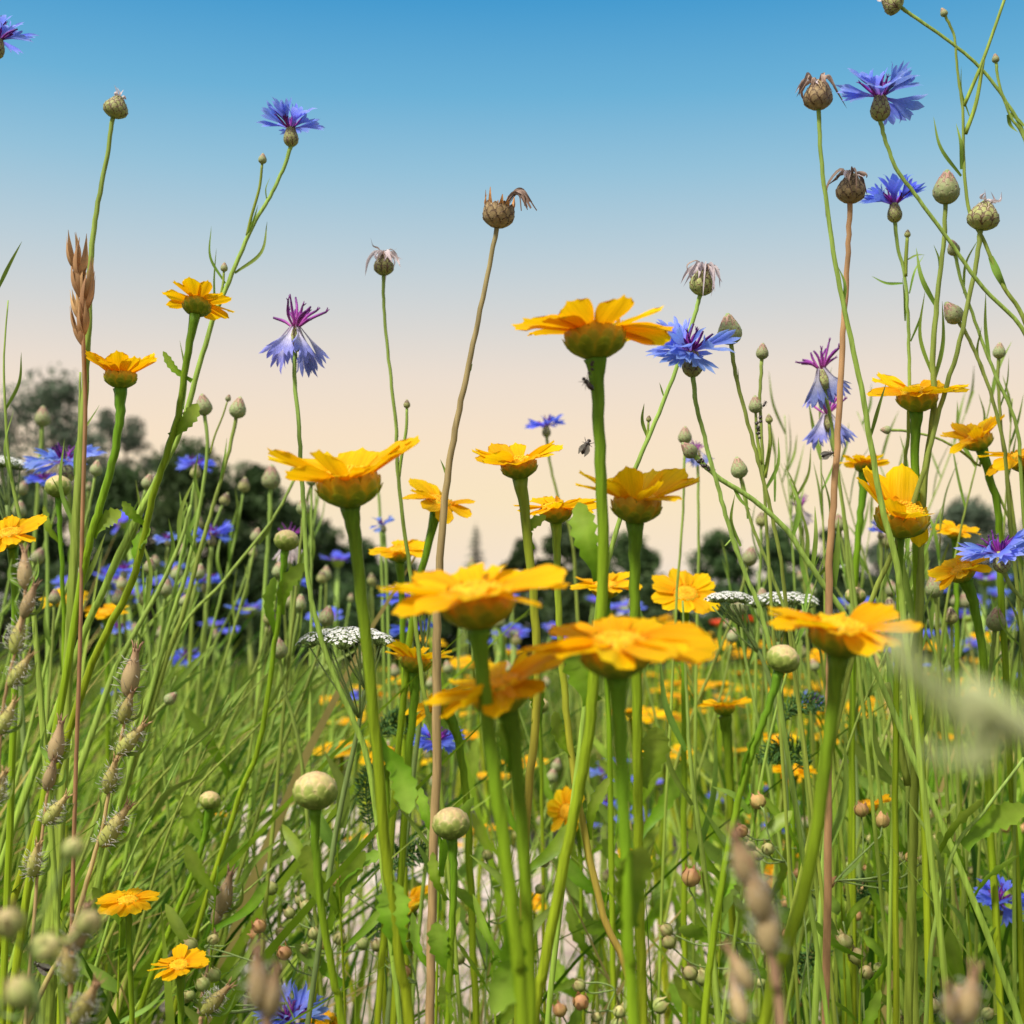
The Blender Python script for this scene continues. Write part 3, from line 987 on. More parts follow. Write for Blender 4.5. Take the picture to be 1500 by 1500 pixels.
mari('broad corn marigold with upswept petals on a thick stem, crossed by a thin cornflower stem', .60, (514, 740), 250,
     [(523, 810), (538, 950), (552, 1090), (566, 1250), (588, 1420), (602, 1510)], (12.5, 10), 29, 9, 13, (2, 11), [('mar', 588, 1400, 578, 1290, 26, .05), ('mar', 552, 1085, 600, 1000 + 190, 18, .1)])
mari('tallest corn marigold, standing alone against the pale sky with few petals and dark specks below', .60, (873, 524), 240,
     [(876, 575), (881, 700), (884, 850), (872, 980), (862, 1080), (842, 1190), (800, 1400), (780, 1520)], (12, 11), 8, 5, 10, (2, -1),
     [('mar', 868, 1030, 852, 925, 26, .1)], 'mstem', [(182, 0), (165, -4), (148, 6), (118, 17), (72, 20), (30, 19), (12, 15), (-6, 14), (-28, 12), (-75, 14), (-120, 10), (200, 3)], swell=9)
mari('corn marigold with long swept-up petals just behind the tallest marigold stem', .63, (931, 764), 196,
     [(930, 860), (932, 960), (935, 1100), (936, 1230), (940, 1400), (944, 1520)], (11, 9), 27, 9, 12, (0, 9), [('mar', 938, 1150, 962, 1065, 21, -.1), ('mar', 880, 850, 848, 735, 20, .05)])
mari('mid-size corn marigold directly below the small single cornflower in the sky', .70, (763, 700), 142,
     [(774, 790), (784, 900), (786, 1040), (773, 1180), (768, 1320), (764, 1520)], (9.5, 8), 24, 8, 13, (0, 8), [('mar', 779, 805, 800, 755, 10, .3), ('mar', 786, 1060, 770, 985, 14)], 'rstem')
mari('small orange-tinted corn marigold tucked between two larger marigold heads', .78, (815, 765), 128,
     [(818, 870), (826, 1000), (838, 1110), (856, 1220), (884, 1340), (918, 1420), (935, 1520)], (7, 7.5), 14, 8, 13, (0, 8), [('mar', 842, 1110, 812, 1042, 13, .1), ('mar', 862, 1230, 893, 1140, 9, .1)], 'rstem')
mari('corn marigold with drooping petals on one side, crossed by the brown seed head stem', .92, (639, 752), 118,
     [(622, 820), (604, 910), (592, 1020), (580, 1150)], (7, 7), 8, 16, 11, (4, 14))
mari('large out-of-focus corn marigold with flat petals, topmost of the blurred middle cluster', .455, (702, 918), 290,
     [(709, 1000), (724, 1130), (744, 1270), (758, 1400), (766, 1520)], (15, 13), 9, 7, 14, (0, 6), [('mar', 750, 1350, 722, 1480, 26, .1), ('mar', 742, 1260, 690, 1190, 12, .1)])
mari('out-of-focus corn marigold lowest of the cluster, half behind a thick green stem', .47, (745, 1042), 236,
     [(754, 1085), (764, 1200), (774, 1350), (778, 1520)], (14, 12), 10, 8, 13, (-4, 5), [('mar', 752, 1130, 752, 1050, 22, .05)])
mari('nearest out-of-focus corn marigold, seen edge-on with a wide petal reaching out', .452, (905, 990), 282,
     [(910, 1100), (917, 1250), (922, 1390), (930, 1520)], (14, 12), 7, 6, 14, (-2, 5), [('mar', 922, 1360, 940, 1240, 30, .05)])
mari('single out-of-focus corn marigold below the white yarrow, beside the marigold bud', .48, (1229, 960), 242,
     [(1214, 1080), (1200, 1190), (1180, 1300), (1148, 1400), (1115, 1520)], (14, 10), 8, 6, 14, (0, 4))
mari('corn marigold seen from below against the sky beside the thin branched cornflower', .80, (286, 460), 112,
     [(271, 540), (263, 600), (246, 660), (226, 720), (210, 790), (190, 860), (150, 940), (105, 1060)], (6.5, 8), 8, 9, 13, (-6, -22),
     [('mar', 281, 558, 238, 514, 6, .1), ('mar', 250, 640, 288, 590, 11, -.1), ('mar', 215, 770, 180, 735, 9), ('mar', 200, 830, 222, 775, 16, .2)])
mari('corn marigold in profile against the sky behind the dry grass spike', .78, (176, 568), 126,
     [(175, 620), (162, 690), (146, 745), (130, 800), (108, 920)], (8, 8), 36, 6, 14, (2, 2), [('mar', 135, 785, 178, 750, 13, .1)])
mari('yellow marigold cut off by the picture edge, below the pair of deep blue cornflowers', .72, (18, 800), 120, [(22, 900), (20, 1050)], (7, 7), 12, 10, 13, (0, 22))
mari('corn marigold high among the crossing cornflower stems, petals spread wide', .82, (1342, 602), 158,
     [(1341, 680), (1343, 800), (1345, 950)], (8, 7), 14, 8, 13, (0, 8))
mari('corn marigold turned side-on near the picture edge, above the cut-off one', .90, (1438, 658), 112, [(1450, 700), (1463, 760), (1468, 900)], (7, 6), 20, 12, 12, (-4, 8))
mari('corn marigold cut off by the picture edge with drooping lower petals', .86, (1502, 690), 130, [(1506, 800), (1508, 950)], (7, 6), 2, 16, 12, (-4, 12))
mari('small orange marigold seen from behind, next to the brown dry stem', 1.0, (1266, 692), 76, [(1262, 740), (1255, 820), (1250, 950)], (6.5, 6), 14, 8, 14, (0, -10))
mari('half-stripped corn marigold with a few upright petals and its disc showing', .80, (1318, 782), 205,
     [(1318, 830), (1316, 930), (1312, 1100)], (6, 6), custom=[(95, 58), (150, 44), (178, 34), (22, 34), (-8, 44), (-50, -66), (62, 60)], ax=(0, 24))
mari('low corn marigold with rounded petals, directly beneath the bent cornflower', .86, (1415, 850), 104, [(1428, 890), (1440, 970), (1445, 1100)], (8, 7), 8, 10, 12, (-6, 8))
mari('yellow marigold half behind the bent cornflower', 1.05, (1400, 790), 74, [(1402, 880), (1402, 1000)], (5, 5), 10, 8, 12, (0, 12))
mari('corn marigold behind the big blurred one, level with the lone conifer', 1.05, (586, 822), 98, [(590, 900), (592, 1020)], (6, 6), 6, 8, 13, (0, 12))
mari('corn marigold with upright petals just under the flat white yarrow', .92, (608, 985), 118, [(606, 1040), (598, 1120), (590, 1250)], (8, 7), 22, 9, 12, (6, -4))
mari('corn marigold with hanging petals above the deep blue low cornflower', .95, (655, 1040), 116, [(672, 1085), (684, 1180), (690, 1300)], (8, 7), 0, 18, 11, (-8, 8))
mari('bright corn marigold right beneath the tallest marigold stem', 1.0, (888, 876), 112, [(890, 950), (892, 1060)], (6, 6), 10, 9, 12, (0, 12))
mari('face-on corn marigold next to the white yarrow heads', 1.05, (1003, 885), 112, [(1003, 960), (1002, 1100)], (6, 6), 6, 9, 12, (0, 34))
mari('sharp corn marigold standing by itself over the far yellow field', 1.12, (1062, 1048), 82, [(1066, 1090), (1070, 1180), (1072, 1300)], (8, 7), 20, 10, 12, (0, -6))
mari('corn marigold facing sideways among the stems above the pale path', 1.15, (838, 1190), 74, [(850, 1240), (852, 1350)], (4, 5), 10, 12, 12, (-48, 40))
mari('flat open corn marigold low beside the hairy catchfly stalk', .72, (188, 1334), 94, [(190, 1390), (193, 1520)], (5.5, 5), 2, 6, 13, (0, 10), swell=2)
mari('small corn marigold lying tilted near the bottom edge by green capsules', .70, (264, 1428), 92, [(265, 1470), (266, 1540)], (6, 5), 12, 10, 11, (0, 14))
mari('small corn marigold tipped over, beside the toothed leaf at the bottom', 1.10, (606, 1336), 92, [(600, 1400), (602, 1520)], (5, 5), 14, 10, 13, (-38, 10))
mari('orange corn marigold in front of the feathery leaves beside the dark gap', 1.30, (1140, 1092), 66, [(1142, 1180), (1144, 1300)], (5, 5), 8, 8, 13, (0, 8))
mari('flat orange corn marigold under the feathery leaf', 1.25, (1162, 1140), 76, [(1162, 1230), (1165, 1400)], (5, 5), 3, 5, 13, (0, 4))
mari('sparse corn marigold with two petals left, beside the ripe seed capsules', 1.0, (1272, 1190), 78, [(1280, 1250), (1284, 1400)], (3, 4), custom=[(175, 16), (150, 40), (120, 28)], ax=(4, 10))
mari('blurred orange marigold deep in the stems beside the dry grass stalk', 1.35, (94, 890), 74, [(96, 980), (98, 1100)], (5, 5), 8, 8, 12, (0, 14))
mari('blurred orange marigold deep in the stems under the low blue cornflowers', 1.35, (156, 908), 70, [(158, 980), (158, 1100)], (5, 5), 8, 8, 12, (0, 10))
mari('small yellow marigold low over the sand behind the thick green stems', 1.5, (930, 1264), 58, [(932, 1320), (934, 1450)], (4, 4), 8, 8, 11, (0, 14))
mari('tiny yellow marigold low over the sand between two blurred stems', 1.6, (782, 1330), 48, [(784, 1380), (785, 1480)], (3, 3), 6, 8, 10, (10, 14))
mari('small pale orange marigold low in the leaning grass', 1.5, (322, 1200), 44, [(320, 1260), (316, 1400)], (4, 4), 14, 8, 11, (0, 0))
mari('yellow marigold at the foot of the dense stems, beside the dark hollow', 1.6, (1140, 1290), 76, [(1142, 1350), (1142, 1450)], (4, 4), 14, 14, 12, (0, 20))
mari('second yellow marigold at the foot of the dense stems, nearer the ripe capsule', 1.7, (1188, 1262), 66, [(1190, 1330), (1190, 1450)], (4, 4), 14, 14, 12, (0, 14))
for i, (lb, x, y, D, d) in enumerate([
        ('withered rust-orange marigold head beside the deep blue low cornflower', 565, 1108, 66, 1.05),
        ('withered rust-orange marigold head at the bottom edge next to a cornflower', 474, 1500, 78, .98)]):
    SEED[0] += 1
    plant('corn_marigold', lb, 'flower', d, [(x, y), (x + 3, y + 60), (x + 2, y + 160)], 5, 5, marigold(SEED[0], -48, 16, 15), D, (14, 0), 'mstem', (), (), None, None, 4, 8)

# marigold buds
for lb, d, x, y, D, pts, r, lv in [
        ('large round unopened marigold bud with a leaf below it, standing over the leaning grass', .62, 462, 1184, 64, [(463, 1250), (474, 1350), (490, 1440), (503, 1520)], (9, 9),
         [('mar', 474, 1330, 448, 1238, 15, .08)]),
        ('round unopened marigold bud touching the brown upright stem', .66, 662, 1228, 54, [(665, 1290), (660, 1400), (655, 1520)], (7.5, 8),
         [('mar', 655, 1320, 634, 1248, 11, .1), ('mar', 664, 1430, 640, 1350, 17, .1), ('mar', 655, 1510, 645, 1445, 14)]),
        ('round marigold bud opening yellow at the tip under the yarrow', .62, 1142, 984, 48, [(1124, 1040), (1100, 1105), (1078, 1190), (1058, 1290), (1042, 1400), (1030, 1520)], (7, 8),
         [('mar', 1086, 1150, 1118, 1068, 15, .05), ('mar', 1052, 1320, 1074, 1270, 11)]),
        ('small flat marigold bud beside the deep blue cornflower pair', .92, 86, 728, 38, [(88, 780), (92, 860), (94, 1000)], (5, 6), [('mar', 92, 800, 62, 740, 9, .1)]),
        ('small pale marigold bud behind the reddish stem', 1.1, 790, 1045, 28, [(792, 1090), (794, 1200)], (4, 4), []),
        ('small peach marigold bud among the upright grass', 1.25, 1298, 1094, 22, [(1300, 1150), (1302, 1300)], (4, 4), []),
        ('green half-open bud with leafy collar under the white-tufted wilted cornflower', .95, 418, 806, 36, [(412, 870), (400, 960), (380, 1090), (340, 1200)], (6, 6),
         [('mar', 410, 900, 445, 825, 12, .1), ('mar', 405, 930, 402, 845, 10, .1)]),
        ('pale cone-shaped bud peeping over the single blurred marigold', .95, 1253, 885, 30, [(1252, 930), (1250, 1050)], (4, 4), []),
        ('green bud in a leafy cup low in the leaning grass', .95, 306, 1184, 30, [(302, 1215), (290, 1260), (262, 1330), (215, 1450)], (6, 7), [('mar', 300, 1235, 272, 1165, 11, .1), ('mar', 300, 1225, 322, 1165, 10, .1)])]:
    SEED[0] += 1
    plant('marigold_bud', lb, 'bud', d, [(x, y)] + pts, r[0], r[1], [('bud', MBUD[SEED[0] % 3], I4)], D, (0, 0), 'mstem', lv, (), None, None, r[0] * .5, 9)

# ------------------------------------------------------------------ cornflowers
def corn(label, d, base, D, pts, r=(3.2, 4.5), n=10, el=24, sd=16, key='blue', ax=(0, 0), leaves=(), extra=(), custom=None, smat='cstem', L=.43):
    SEED[0] += 1
    return plant('cornflower', label, 'flower', d, [base] + list(pts), r[0], r[1], cornflower(SEED[0], n, el, sd, key, custom, L), D, ax, smat, leaves, extra, None, None, .8)


corn('cornflower cut off at the upper picture edge', .80, (-8, 85), 108, [(-14, 200), (-20, 500), (-20, 900)], ax=(8, 0), el=30)
corn('lone cornflower with sparse upright florets high in the blue sky, on a branched stem', .84, (427, 214), 100,
     [(414, 250), (396, 288), (370, 332), (340, 402), (312, 470), (290, 545), (265, 630), (232, 700), (190, 780), (150, 870), (105, 980)], (3, 6.5), 9, 30, 20, 'blue', (-20, 0),
     [('lin', 360, 350, 378, 300, 2.2), ('lin', 344, 400, 390, 322, 3, -.2), ('lin', 330, 415, 312, 335, 2.2, .15), ('lin', 316, 460, 318, 365, 2), ('lin', 268, 600, 265, 500, 2.5), ('lin', 391, 295, 396, 260, 2)],
     [([(384, 240), (380, 275), (368, 318), (362, 345)], 2.2, bud(0), 16), ([(328, 398), (326, 420), (318, 455)], 2, bud(1), 14)],
     custom=[(155, 42), (175, 20), (140, 30), (95, 62), (75, 58), (10, 44), (-12, 26), (25, 36), (-100, 20), (200, 6), (-60, 12)])
corn('small cornflower alone in the peach sky above a mid-size marigold', 1.30, (801, 640), 60, [(806, 680), (818, 730), (838, 790), (846, 900)], (2.2, 4), 13, 24, 10, 'bluedeep')
corn('large pale blue cornflower beside the tallest marigold, crossed by a thin stem', .72, (1015, 551), 138,
     [(1020, 590), (1032, 640), (1048, 700), (1066, 765), (1086, 825), (1112, 890), (1130, 960), (1150, 1080)], (4.2, 5), 12, 26, 20, 'blue', (4, -2),
     [('lin', 1024, 600, 1018, 560, 2), ('lin', 1085, 800, 1075, 725, 4, .1)],
     [([(1062, 800), (1075, 790), (1084, 815)], 1.5, None, 1)],
     custom=[(180, -14), (196, -6), (165, 4), (205, 16), (150, 20), (172, 34), (110, 62), (80, 66), (60, 52), (15, 30), (-10, 26), (25, 10), (-60, 20), (-110, 6), (225, -24)])
corn('highest cornflower on the branched plant, beside a drooping brown seed head', .72, (1289, 176), 132,
     [(1297, 205), (1312, 245), (1346, 292), (1390, 352), (1440, 422), (1505, 496), (1540, 640), (1545, 900)], (3.6, 4.5), 12, 22, 18, 'blue', (16, 0), L=.42)
corn('cornflower with upright florets close below the highest one', .84, (1311, 325), 98, [(1315, 360), (1326, 410), (1330, 470), (1332, 540), (1330, 640), (1322, 760)], (3.2, 4), 12, 34, 18, 'bluedeep', (2, 0),
     [('lin', 1322, 415, 1278, 403, 2.2), ('lin', 1326, 470, 1324, 405, 3), ('lin', 1332, 430, 1355, 372, 2), ('lin', 1334, 500, 1356, 440, 3), ('lin', 1330, 380, 1356, 372, 2)],
     [([(1329, 348), (1327, 380), (1326, 405)], 3, bud(1, True), 12)])
corn('bent cornflower nodding over the yellow marigolds, bract cup showing', .80, (1470, 838), 112, [(1482, 860), (1510, 900), (1530, 1000)], (4, 4), 15, 14, 14, 'blue', (14, 0))
for a in [
        ('deep blue cornflower with wide florets behind the dry grass stalk', 1.05, (100, 705), 112, [(104, 760), (110, 850), (105, 980)], (4, 5), 12, 16, 12),
        ('blurred cornflower in front of the dark hedge, higher than the other blurred ones', 1.5, (287, 695), 58, [(288, 740), (284, 850)], (3, 4), 12, 16, 12),
        ('blurred deep blue cornflower with a pale bud beside it, before the dark hedge', 1.3, (310, 800), 62, [(306, 860), (296, 960)], (4, 4), 11, 14, 14),
        ('small blurred cornflower half hidden by slanting pale stems', 1.35, (246, 800), 40, [(244, 860), (236, 960)], (3, 4), 10, 14, 14),
        ('blurred cornflower low against the dark hedge', 1.45, (302, 868), 62, [(300, 940), (290, 1050)], (4, 4), 11, 10, 12),
        ('blurred cornflower between the thick slanting marigold stems', 1.5, (182, 848), 50, [(180, 900), (170, 1000)], (3, 4), 11, 14, 14),
        ('blurred cornflower low beside an orange marigold deep in the stems', 1.5, (174, 932), 46, [(172, 990), (165, 1080)], (3, 4), 11, 14, 14),
        ('deep blue cornflower close under the hanging-petal marigold', 1.0, (640, 1106), 80, [(636, 1160), (625, 1260), (610, 1400)], (4, 4), 14, 12, 10),
        ('vivid blue cornflower at the lower picture edge on a dark thin stem', .95, (1462, 1340), 86, [(1462, 1400), (1461, 1450), (1464, 1530)], (3, 3.4), 12, 22, 14),
        ('bright blue cornflower at the bottom edge next to a rust-orange withered head', .90, (424, 1522), 112, [(424, 1600), (424, 1750)], (4, 4), 14, 26, 20),
        ('blue cornflower behind the flat blurred marigold, above the yarrow', 1.35, (594, 896), 78, [(596, 960), (596, 1060)], (3, 3), 12, 12, 12),
        ('blue cornflower right behind the flat white yarrow', 1.35, (604, 938), 66, [(606, 1000), (606, 1090)], (3, 3), 12, 12, 12),
        ('blurred blue cornflower half behind the nearest marigold stem', 1.7, (886, 1146), 54, [(884, 1200), (880, 1300)], (3, 3), 11, 12, 12),
        ('blurred blue cornflower lower beside the nearest marigold stem', 1.7, (888, 1188), 50, [(886, 1250), (884, 1330)], (3, 3), 11, 12, 12),
        ('blurred blue cornflower seen between two thick stems above a dark hollow', 1.8, (934, 1204), 42, [(934, 1250), (934, 1330)], (3, 3), 11, 12, 12),
        ('blurred purple-blue cornflower peering from behind the drooping marigold', 1.3, (562, 780), 40, [(566, 840), (570, 960)], (3, 3), 8, 22, 20),
        ('purple-blue cornflower under the half-stripped marigold', 1.2, (1290, 790), 42, [(1292, 850), (1292, 960)], (3, 3), 9, 26, 18),
        ('pale lavender cornflower low against the bottom of the hedge', 1.6, (276, 978), 56, [(274, 1020), (262, 1100)], (3, 3), 11, 10, 14),
        ('small vivid cornflower low in the green stems near the grass stalk', 1.7, (168, 1022), 38, [(166, 1070), (158, 1150)], (3, 3), 10, 10, 12),
        ('blue cornflower behind the feathery leaf and the single blurred marigold', 1.5, (1192, 1040), 48, [(1192, 1100), (1192, 1200)], (3, 3), 11, 14, 12),
        ('blurred cornflower behind a leafy green bud before the hedge', 1.5, (432, 866), 44, [(430, 920), (420, 1010)], (3, 3), 10, 14, 12),
        ('small cornflower peeping over the broad upswept marigold', 1.4, (548, 690), 34, [(556, 740), (560, 860)], (2.4, 3), 8, 22, 16),
        ('blue cornflower in the shaded stems above the yellow low marigolds', 1.8, (1142, 1222), 54, [(1142, 1270), (1142, 1340)], (3, 3), 11, 10, 12),
        ('blurred cornflower over the sand beside the brown blurred catchfly', 1.9, (1092, 1410), 46, [(1092, 1450), (1092, 1480)], (3, 3), 10, 14, 12),
        ('small cornflower over the sand behind the tipped-over marigold', 1.7, (592, 1292), 38, [(594, 1340), (594, 1430)], (3, 3), 9, 14, 12),
        ('small blurred cornflower below the broad white yarrow', 1.7, (528, 1030), 36, [(526, 1080), (520, 1180)], (3, 3), 9, 12, 12),
        ('second deep blue cornflower, smaller and lower, beside the dry grass stalk', 1.25, (66, 715), 52, [(68, 780), (70, 900)], (3, 4), 11, 10, 12)]:
    lb, d, b, D, pts, r, n, el, sd = a
    corn(lb, d, b, D, pts, r, n, el, sd, 'bluedeep' if SEED[0] % 3 else 'blue', (U(-8, 8), U(0, 14)))

for lb, d, b, D, pts, r, key, n in [
        ('wilting cornflower with blue florets hanging down and pink stamens upright, alone in the sky', .84, (432, 514), 140,
         [(432, 560), (439, 640), (444, 730), (450, 830), (461, 900), (486, 980), (520, 1060), (540, 1120), (560, 1260)], (3.6, 5.5), 'pale', 9),
        ('upper of two wilting lavender cornflowers behind the brown dry stem', .90, (1208, 570), 122, [(1216, 610), (1226, 680), (1236, 760), (1250, 900)], (3.4, 4), 'pale', 7),
        ('lower of two wilting lavender cornflowers behind the brown dry stem', .94, (1216, 632), 108, [(1226, 690), (1238, 760), (1256, 900)], (3.4, 4), 'pale', 8),
        ('blurred white-tufted wilted cornflower in front of the hedge', 1.2, (424, 808), 74, [(428, 870), (424, 980)], (3, 4), 'white', 7),
        ('pale wilted cornflower beside two green buds in the peach sky', 1.1, (1022, 672), 52, [(1023, 740), (1023, 830), (1020, 960)], (2.6, 3.4), 'pale', 6),
        ('blurred wilted mauve cornflower low in the sky between slanting stems', 1.3, (1174, 758), 58, [(1178, 820), (1182, 920)], (3, 4), 'white', 7)]:
    SEED[0] += 1
    plant('wilted_cornflower', lb, 'flower', d, [b] + pts, r[0], r[1], wilted(SEED[0], key, n), D, (0, 0), 'cstem', (), (), None, None, .5)

# seed heads
for lb, d, b, D, pts, r, kind, sm, lv, ex, ax in [
        ('round closed seed head on a straight stem above the dry grass spike', .82, (166, 172), 42,
         [(157, 230), (142, 310), (133, 385), (130, 480), (125, 570), (118, 680), (110, 800), (103, 940), (96, 1100)], (3.6, 8.5), 'closed', 'cstem',
         [('lin', 130, 560, 133, 455, 3), ('lin', 112, 780, 88, 640, 4)], [], (6, 0)),
        ('drooping pale-tufted seed head on a thin green stem, beside the wilting cornflower', .88, (562, 403), 40,
         [(563, 460), (571, 540), (580, 620), (583, 690), (590, 760), (600, 830), (611, 930), (622, 1020), (640, 1110), (655, 1250)], (2.8, 4.2), 'white', 'cstem', [('lin', 583, 640, 581, 615, 2)],
         [([(596, 598), (595, 630), (588, 670), (584, 700)], 2.4, bud(0, True), 13)], (0, 0)),
        ('open brown seed head with rust spikes and a withered tuft, alone in the sky', .78, (728, 333), 56,
         [(711, 420), (690, 520), (673, 600), (657, 690), (648, 780), (641, 900), (640, 1010), (640, 1120), (634, 1300), (630, 1520)], (4, 8.5), 'open', 'bstem',
         [('lin', 687, 545, 692, 533, 3), ('lin', 655, 700, 645, 673, 2), ('lin', 633, 1245, 575, 1170, 4)], [], (-4, 0)),
        ('drooping brown seed head beside the highest cornflower', .74, (1199, 160), 52,
         [(1204, 240), (1216, 335), (1234, 440), (1258, 550), (1274, 640), (1292, 740), (1316, 840), (1330, 960)], (4, 6.5), 'brown', 'cstem', [('lin', 1236, 445, 1229, 390, 3), ('lin', 1275, 640, 1300, 560, 4)], [], (0, 0)),
        ('thick grey-brown seed head on the brown dry stem', .76, (1245, 297), 52,
         [(1242, 370), (1236, 470), (1230, 590), (1222, 720), (1214, 850), (1216, 980), (1214, 1100), (1212, 1300), (1210, 1520)], (5, 8), 'brown', 'strw', [('lin', 1222, 860, 1226, 758, 5)], [], (0, 0)),
        ('pale shaggy seed head directly above the large pale blue cornflower', .78, (1026, 432), 50,
         [(1015, 470), (985, 555), (955, 630), (926, 700), (900, 790), (884, 850), (868, 950)], (3.6, 5.5), 'white', 'cstem', [('lin', 948, 640, 944, 590, 4, .1), ('lin', 972, 580, 966, 560, 2)],
         [([(950, 618), (948, 640), (942, 660)], 2, bud(1, True), 10)], (-8, 0)),
        ('pointed seed head with white tuft on a pale slanting stem', .80, (1437, 336), 54,
         [(1427, 400), (1406, 500), (1376, 600), (1350, 700), (1312, 800), (1280, 870), (1240, 1000)], (4.6, 5.5), 'closed', 'cstem', [], [], (2, 0)),
        ('seed head cut off by the top edge on a long slanting stem', .80, (1320, 11), 40,
         [(1335, 22), (1395, 64), (1440, 104), (1474, 150), (1504, 214), (1530, 400), (1540, 800)], (3, 3.6), 'closed', 'cstem', [], [], (-10, 0))]:
    SEED[0] += 1
    plant('cornflower_seed_head', lb, 'seed head', d, [b] + pts, r[0], r[1], seed_head(kind, SEED[0]), D * .86, ax, sm, lv, ex, None, None, .6)

# cornflower buds in the front rows
for lb, d, b, D, pts, r, lv, ex in [
        ('egg-shaped bud with a pink tip beside the upright-floret cornflower', .82, (1385, 298), 50,
         [(1383, 350), (1374, 430), (1366, 520), (1368, 600), (1352, 720), (1346, 900), (1341, 1100), (1336, 1300), (1330, 1520)], (4, 9),
         [('lin', 1372, 450, 1345, 360, 4, .1), ('lin', 1377, 404, 1366, 360, 3), ('lin', 1368, 560, 1382, 440, 4), ('lin', 1366, 550, 1350, 430, 3), ('lin', 1344, 930, 1310, 740, 6), ('lin', 1342, 1000, 1372, 860, 5),
          ('lin', 1340, 1100, 1362, 1010, 8)], [([(1300, 1000), (1312, 1060), (1330, 1150)], 5, None, 1)]),
        ('small pointed bud between two seed head stems', .84, (1399, 374), 24, [(1408, 410), (1428, 470), (1458, 550), (1490, 630), (1500, 760)], (3, 4), [('lin', 1412, 430, 1432, 350, 2), ('lin', 1450, 530, 1440, 430, 3)], []),
        ('bud leaning on a side stem just behind the pale slanting stem', .84, (1405, 472), 36, [(1420, 498), (1446, 560), (1470, 650), (1480, 760)], (3.4, 4), [('lin', 1440, 550, 1436, 480, 3)], []),
        ('bud half hidden behind the large pale blue cornflower', .80, (1071, 504), 46, [(1080, 560), (1104, 650), (1122, 720), (1140, 800), (1156, 920)], (4, 4), [('lin', 1086, 590, 1080, 540, 2)], []),
        ('slim green bud with dark aphids along its stem', .86, (1116, 526), 24, [(1113, 590), (1117, 660), (1122, 760), (1130, 880)], (3.2, 3.6), [('lin', 1118, 700, 1128, 615, 4), ('lin', 1120, 720, 1140, 640, 3), ('lin', 1135, 735, 1136, 660, 2)],
         [([(1107, 605), (1109, 640), (1116, 680)], 2.4, bud(2), 26), ([(1127, 620), (1128, 650), (1120, 700)], 3, bud(1, True), 14)]),
        ('plump bud with pink tip alone on its stem above the loose trees', .88, (1085, 700), 32, [(1100, 765), (1128, 835), (1160, 930), (1172, 1050)], (3.2, 4), [('lin', 1095, 760, 1088, 700, 2)], []),
        ('green bud upper of two, beside the pale wilted cornflower', 1.0, (1003, 650), 26, [(1002, 710), (998, 790), (990, 900)], (2.4, 3), [], []),
        ('pale round bud at the tip of a thick slanting aphid-covered stem', .80, (1018, 668), 28, [(1056, 702), (1104, 732), (1152, 776), (1188, 830), (1240, 905), (1290, 1000)], (5, 6.5),
         [('lin', 1075, 715, 1100, 748, 3), ('lin', 1160, 790, 1158, 700, 4), ('lin', 1190, 835, 1196, 740, 4)], []),
        ('tiny bud on the tallest branch of the wiry plant by the top edge', .80, (1385, 24), 14, [(1398, 55), (1403, 110), (1410, 160), (1412, 240), (1420, 310), (1442, 355), (1470, 420), (1504, 480), (1530, 640)], (2.2, 5),
         [('lin', 1408, 258, 1368, 170, 3, .15), ('lin', 1408, 248, 1401, 180, 3), ('lin', 1451, 376, 1482, 432, 6, -.1), ('lin', 1420, 170, 1410, 95, 2)],
         [([(1474, -8), (1440, 88), (1412, 155)], 2.6, bud(0, True), 14), ([(1441, 85), (1430, 150), (1414, 196)], 3, None, 1)]),
        ('tiny bud on a thin leafy branch at the upper picture edge', .80, (1459, 92), 14, [(1464, 125), (1480, 170), (1506, 225), (1530, 420)], (2.4, 3.4), [('lin', 1478, 165, 1505, 195, 3), ('lin', 1476, 168, 1490, 195, 4)], []),
        ('upright bud above the marigold leaf against the sky', .98, (300, 608), 32, [(304, 660), (290, 760), (270, 850), (236, 960)], (3, 5), [('lin', 296, 740, 290, 660, 3)], []),
        ('upright bud with pink tip beside the hedge top, taller of the pair', .98, (346, 612), 32, [(336, 660), (316, 730), (292, 810), (268, 900), (230, 1010)], (3, 6), [('lin', 320, 720, 330, 640, 2.5), ('lin', 288, 810, 262, 720, 4)],
         [([(333, 588), (326, 610), (314, 640), (308, 665)], 1.4, bud(0), 11)]),
        ('faded pink bud blurred against the airy grey-green tree', 1.4, (62, 624), 30, [(58, 690), (50, 800)], (3.4, 4), [], []),
        ('blurred pink bud high over the sloping hedge', 1.3, (397, 716), 36, [(394, 780), (386, 900)], (3.6, 4), [], []),
        ('rough green bud beside the low marigold under the bent cornflower', .9, (1457, 924), 36, [(1450, 980), (1434, 1080), (1420, 1200)], (4, 5), [('lin', 1446, 1000, 1475, 950, 3)], []),
        ('green bud in front of the low marigold stem', .95, (1370, 875), 34, [(1374, 930), (1380, 1050)], (3.4, 4), [], []),
        ('slim bud at the upper side of the crowded stems near the picture edge', .9, (1463, 525), 24, [(1462, 560), (1470, 660), (1484, 760)], (3, 4), [('lin', 1464, 600, 1482, 520, 2)], []),
        ('brown-tipped bud leaning from the grass above the hairy catchfly', 1.0, (243, 1030), 22, [(225, 1048), (190, 1090), (150, 1180)], (3, 4), [], []),
        ('narrow brown bud in the grass below the leafy green bud', 1.0, (410, 964), 32, [(416, 1010), (436, 1080), (450, 1200)], (3.2, 4), [], []),
        ('small side bud on a thin horizontal branch beside the spread marigold', .9, (1305, 630), 16, [(1330, 632), (1380, 645), (1430, 680), (1470, 740)], (2.4, 3), [], [])]:
    SEED[0] += 1
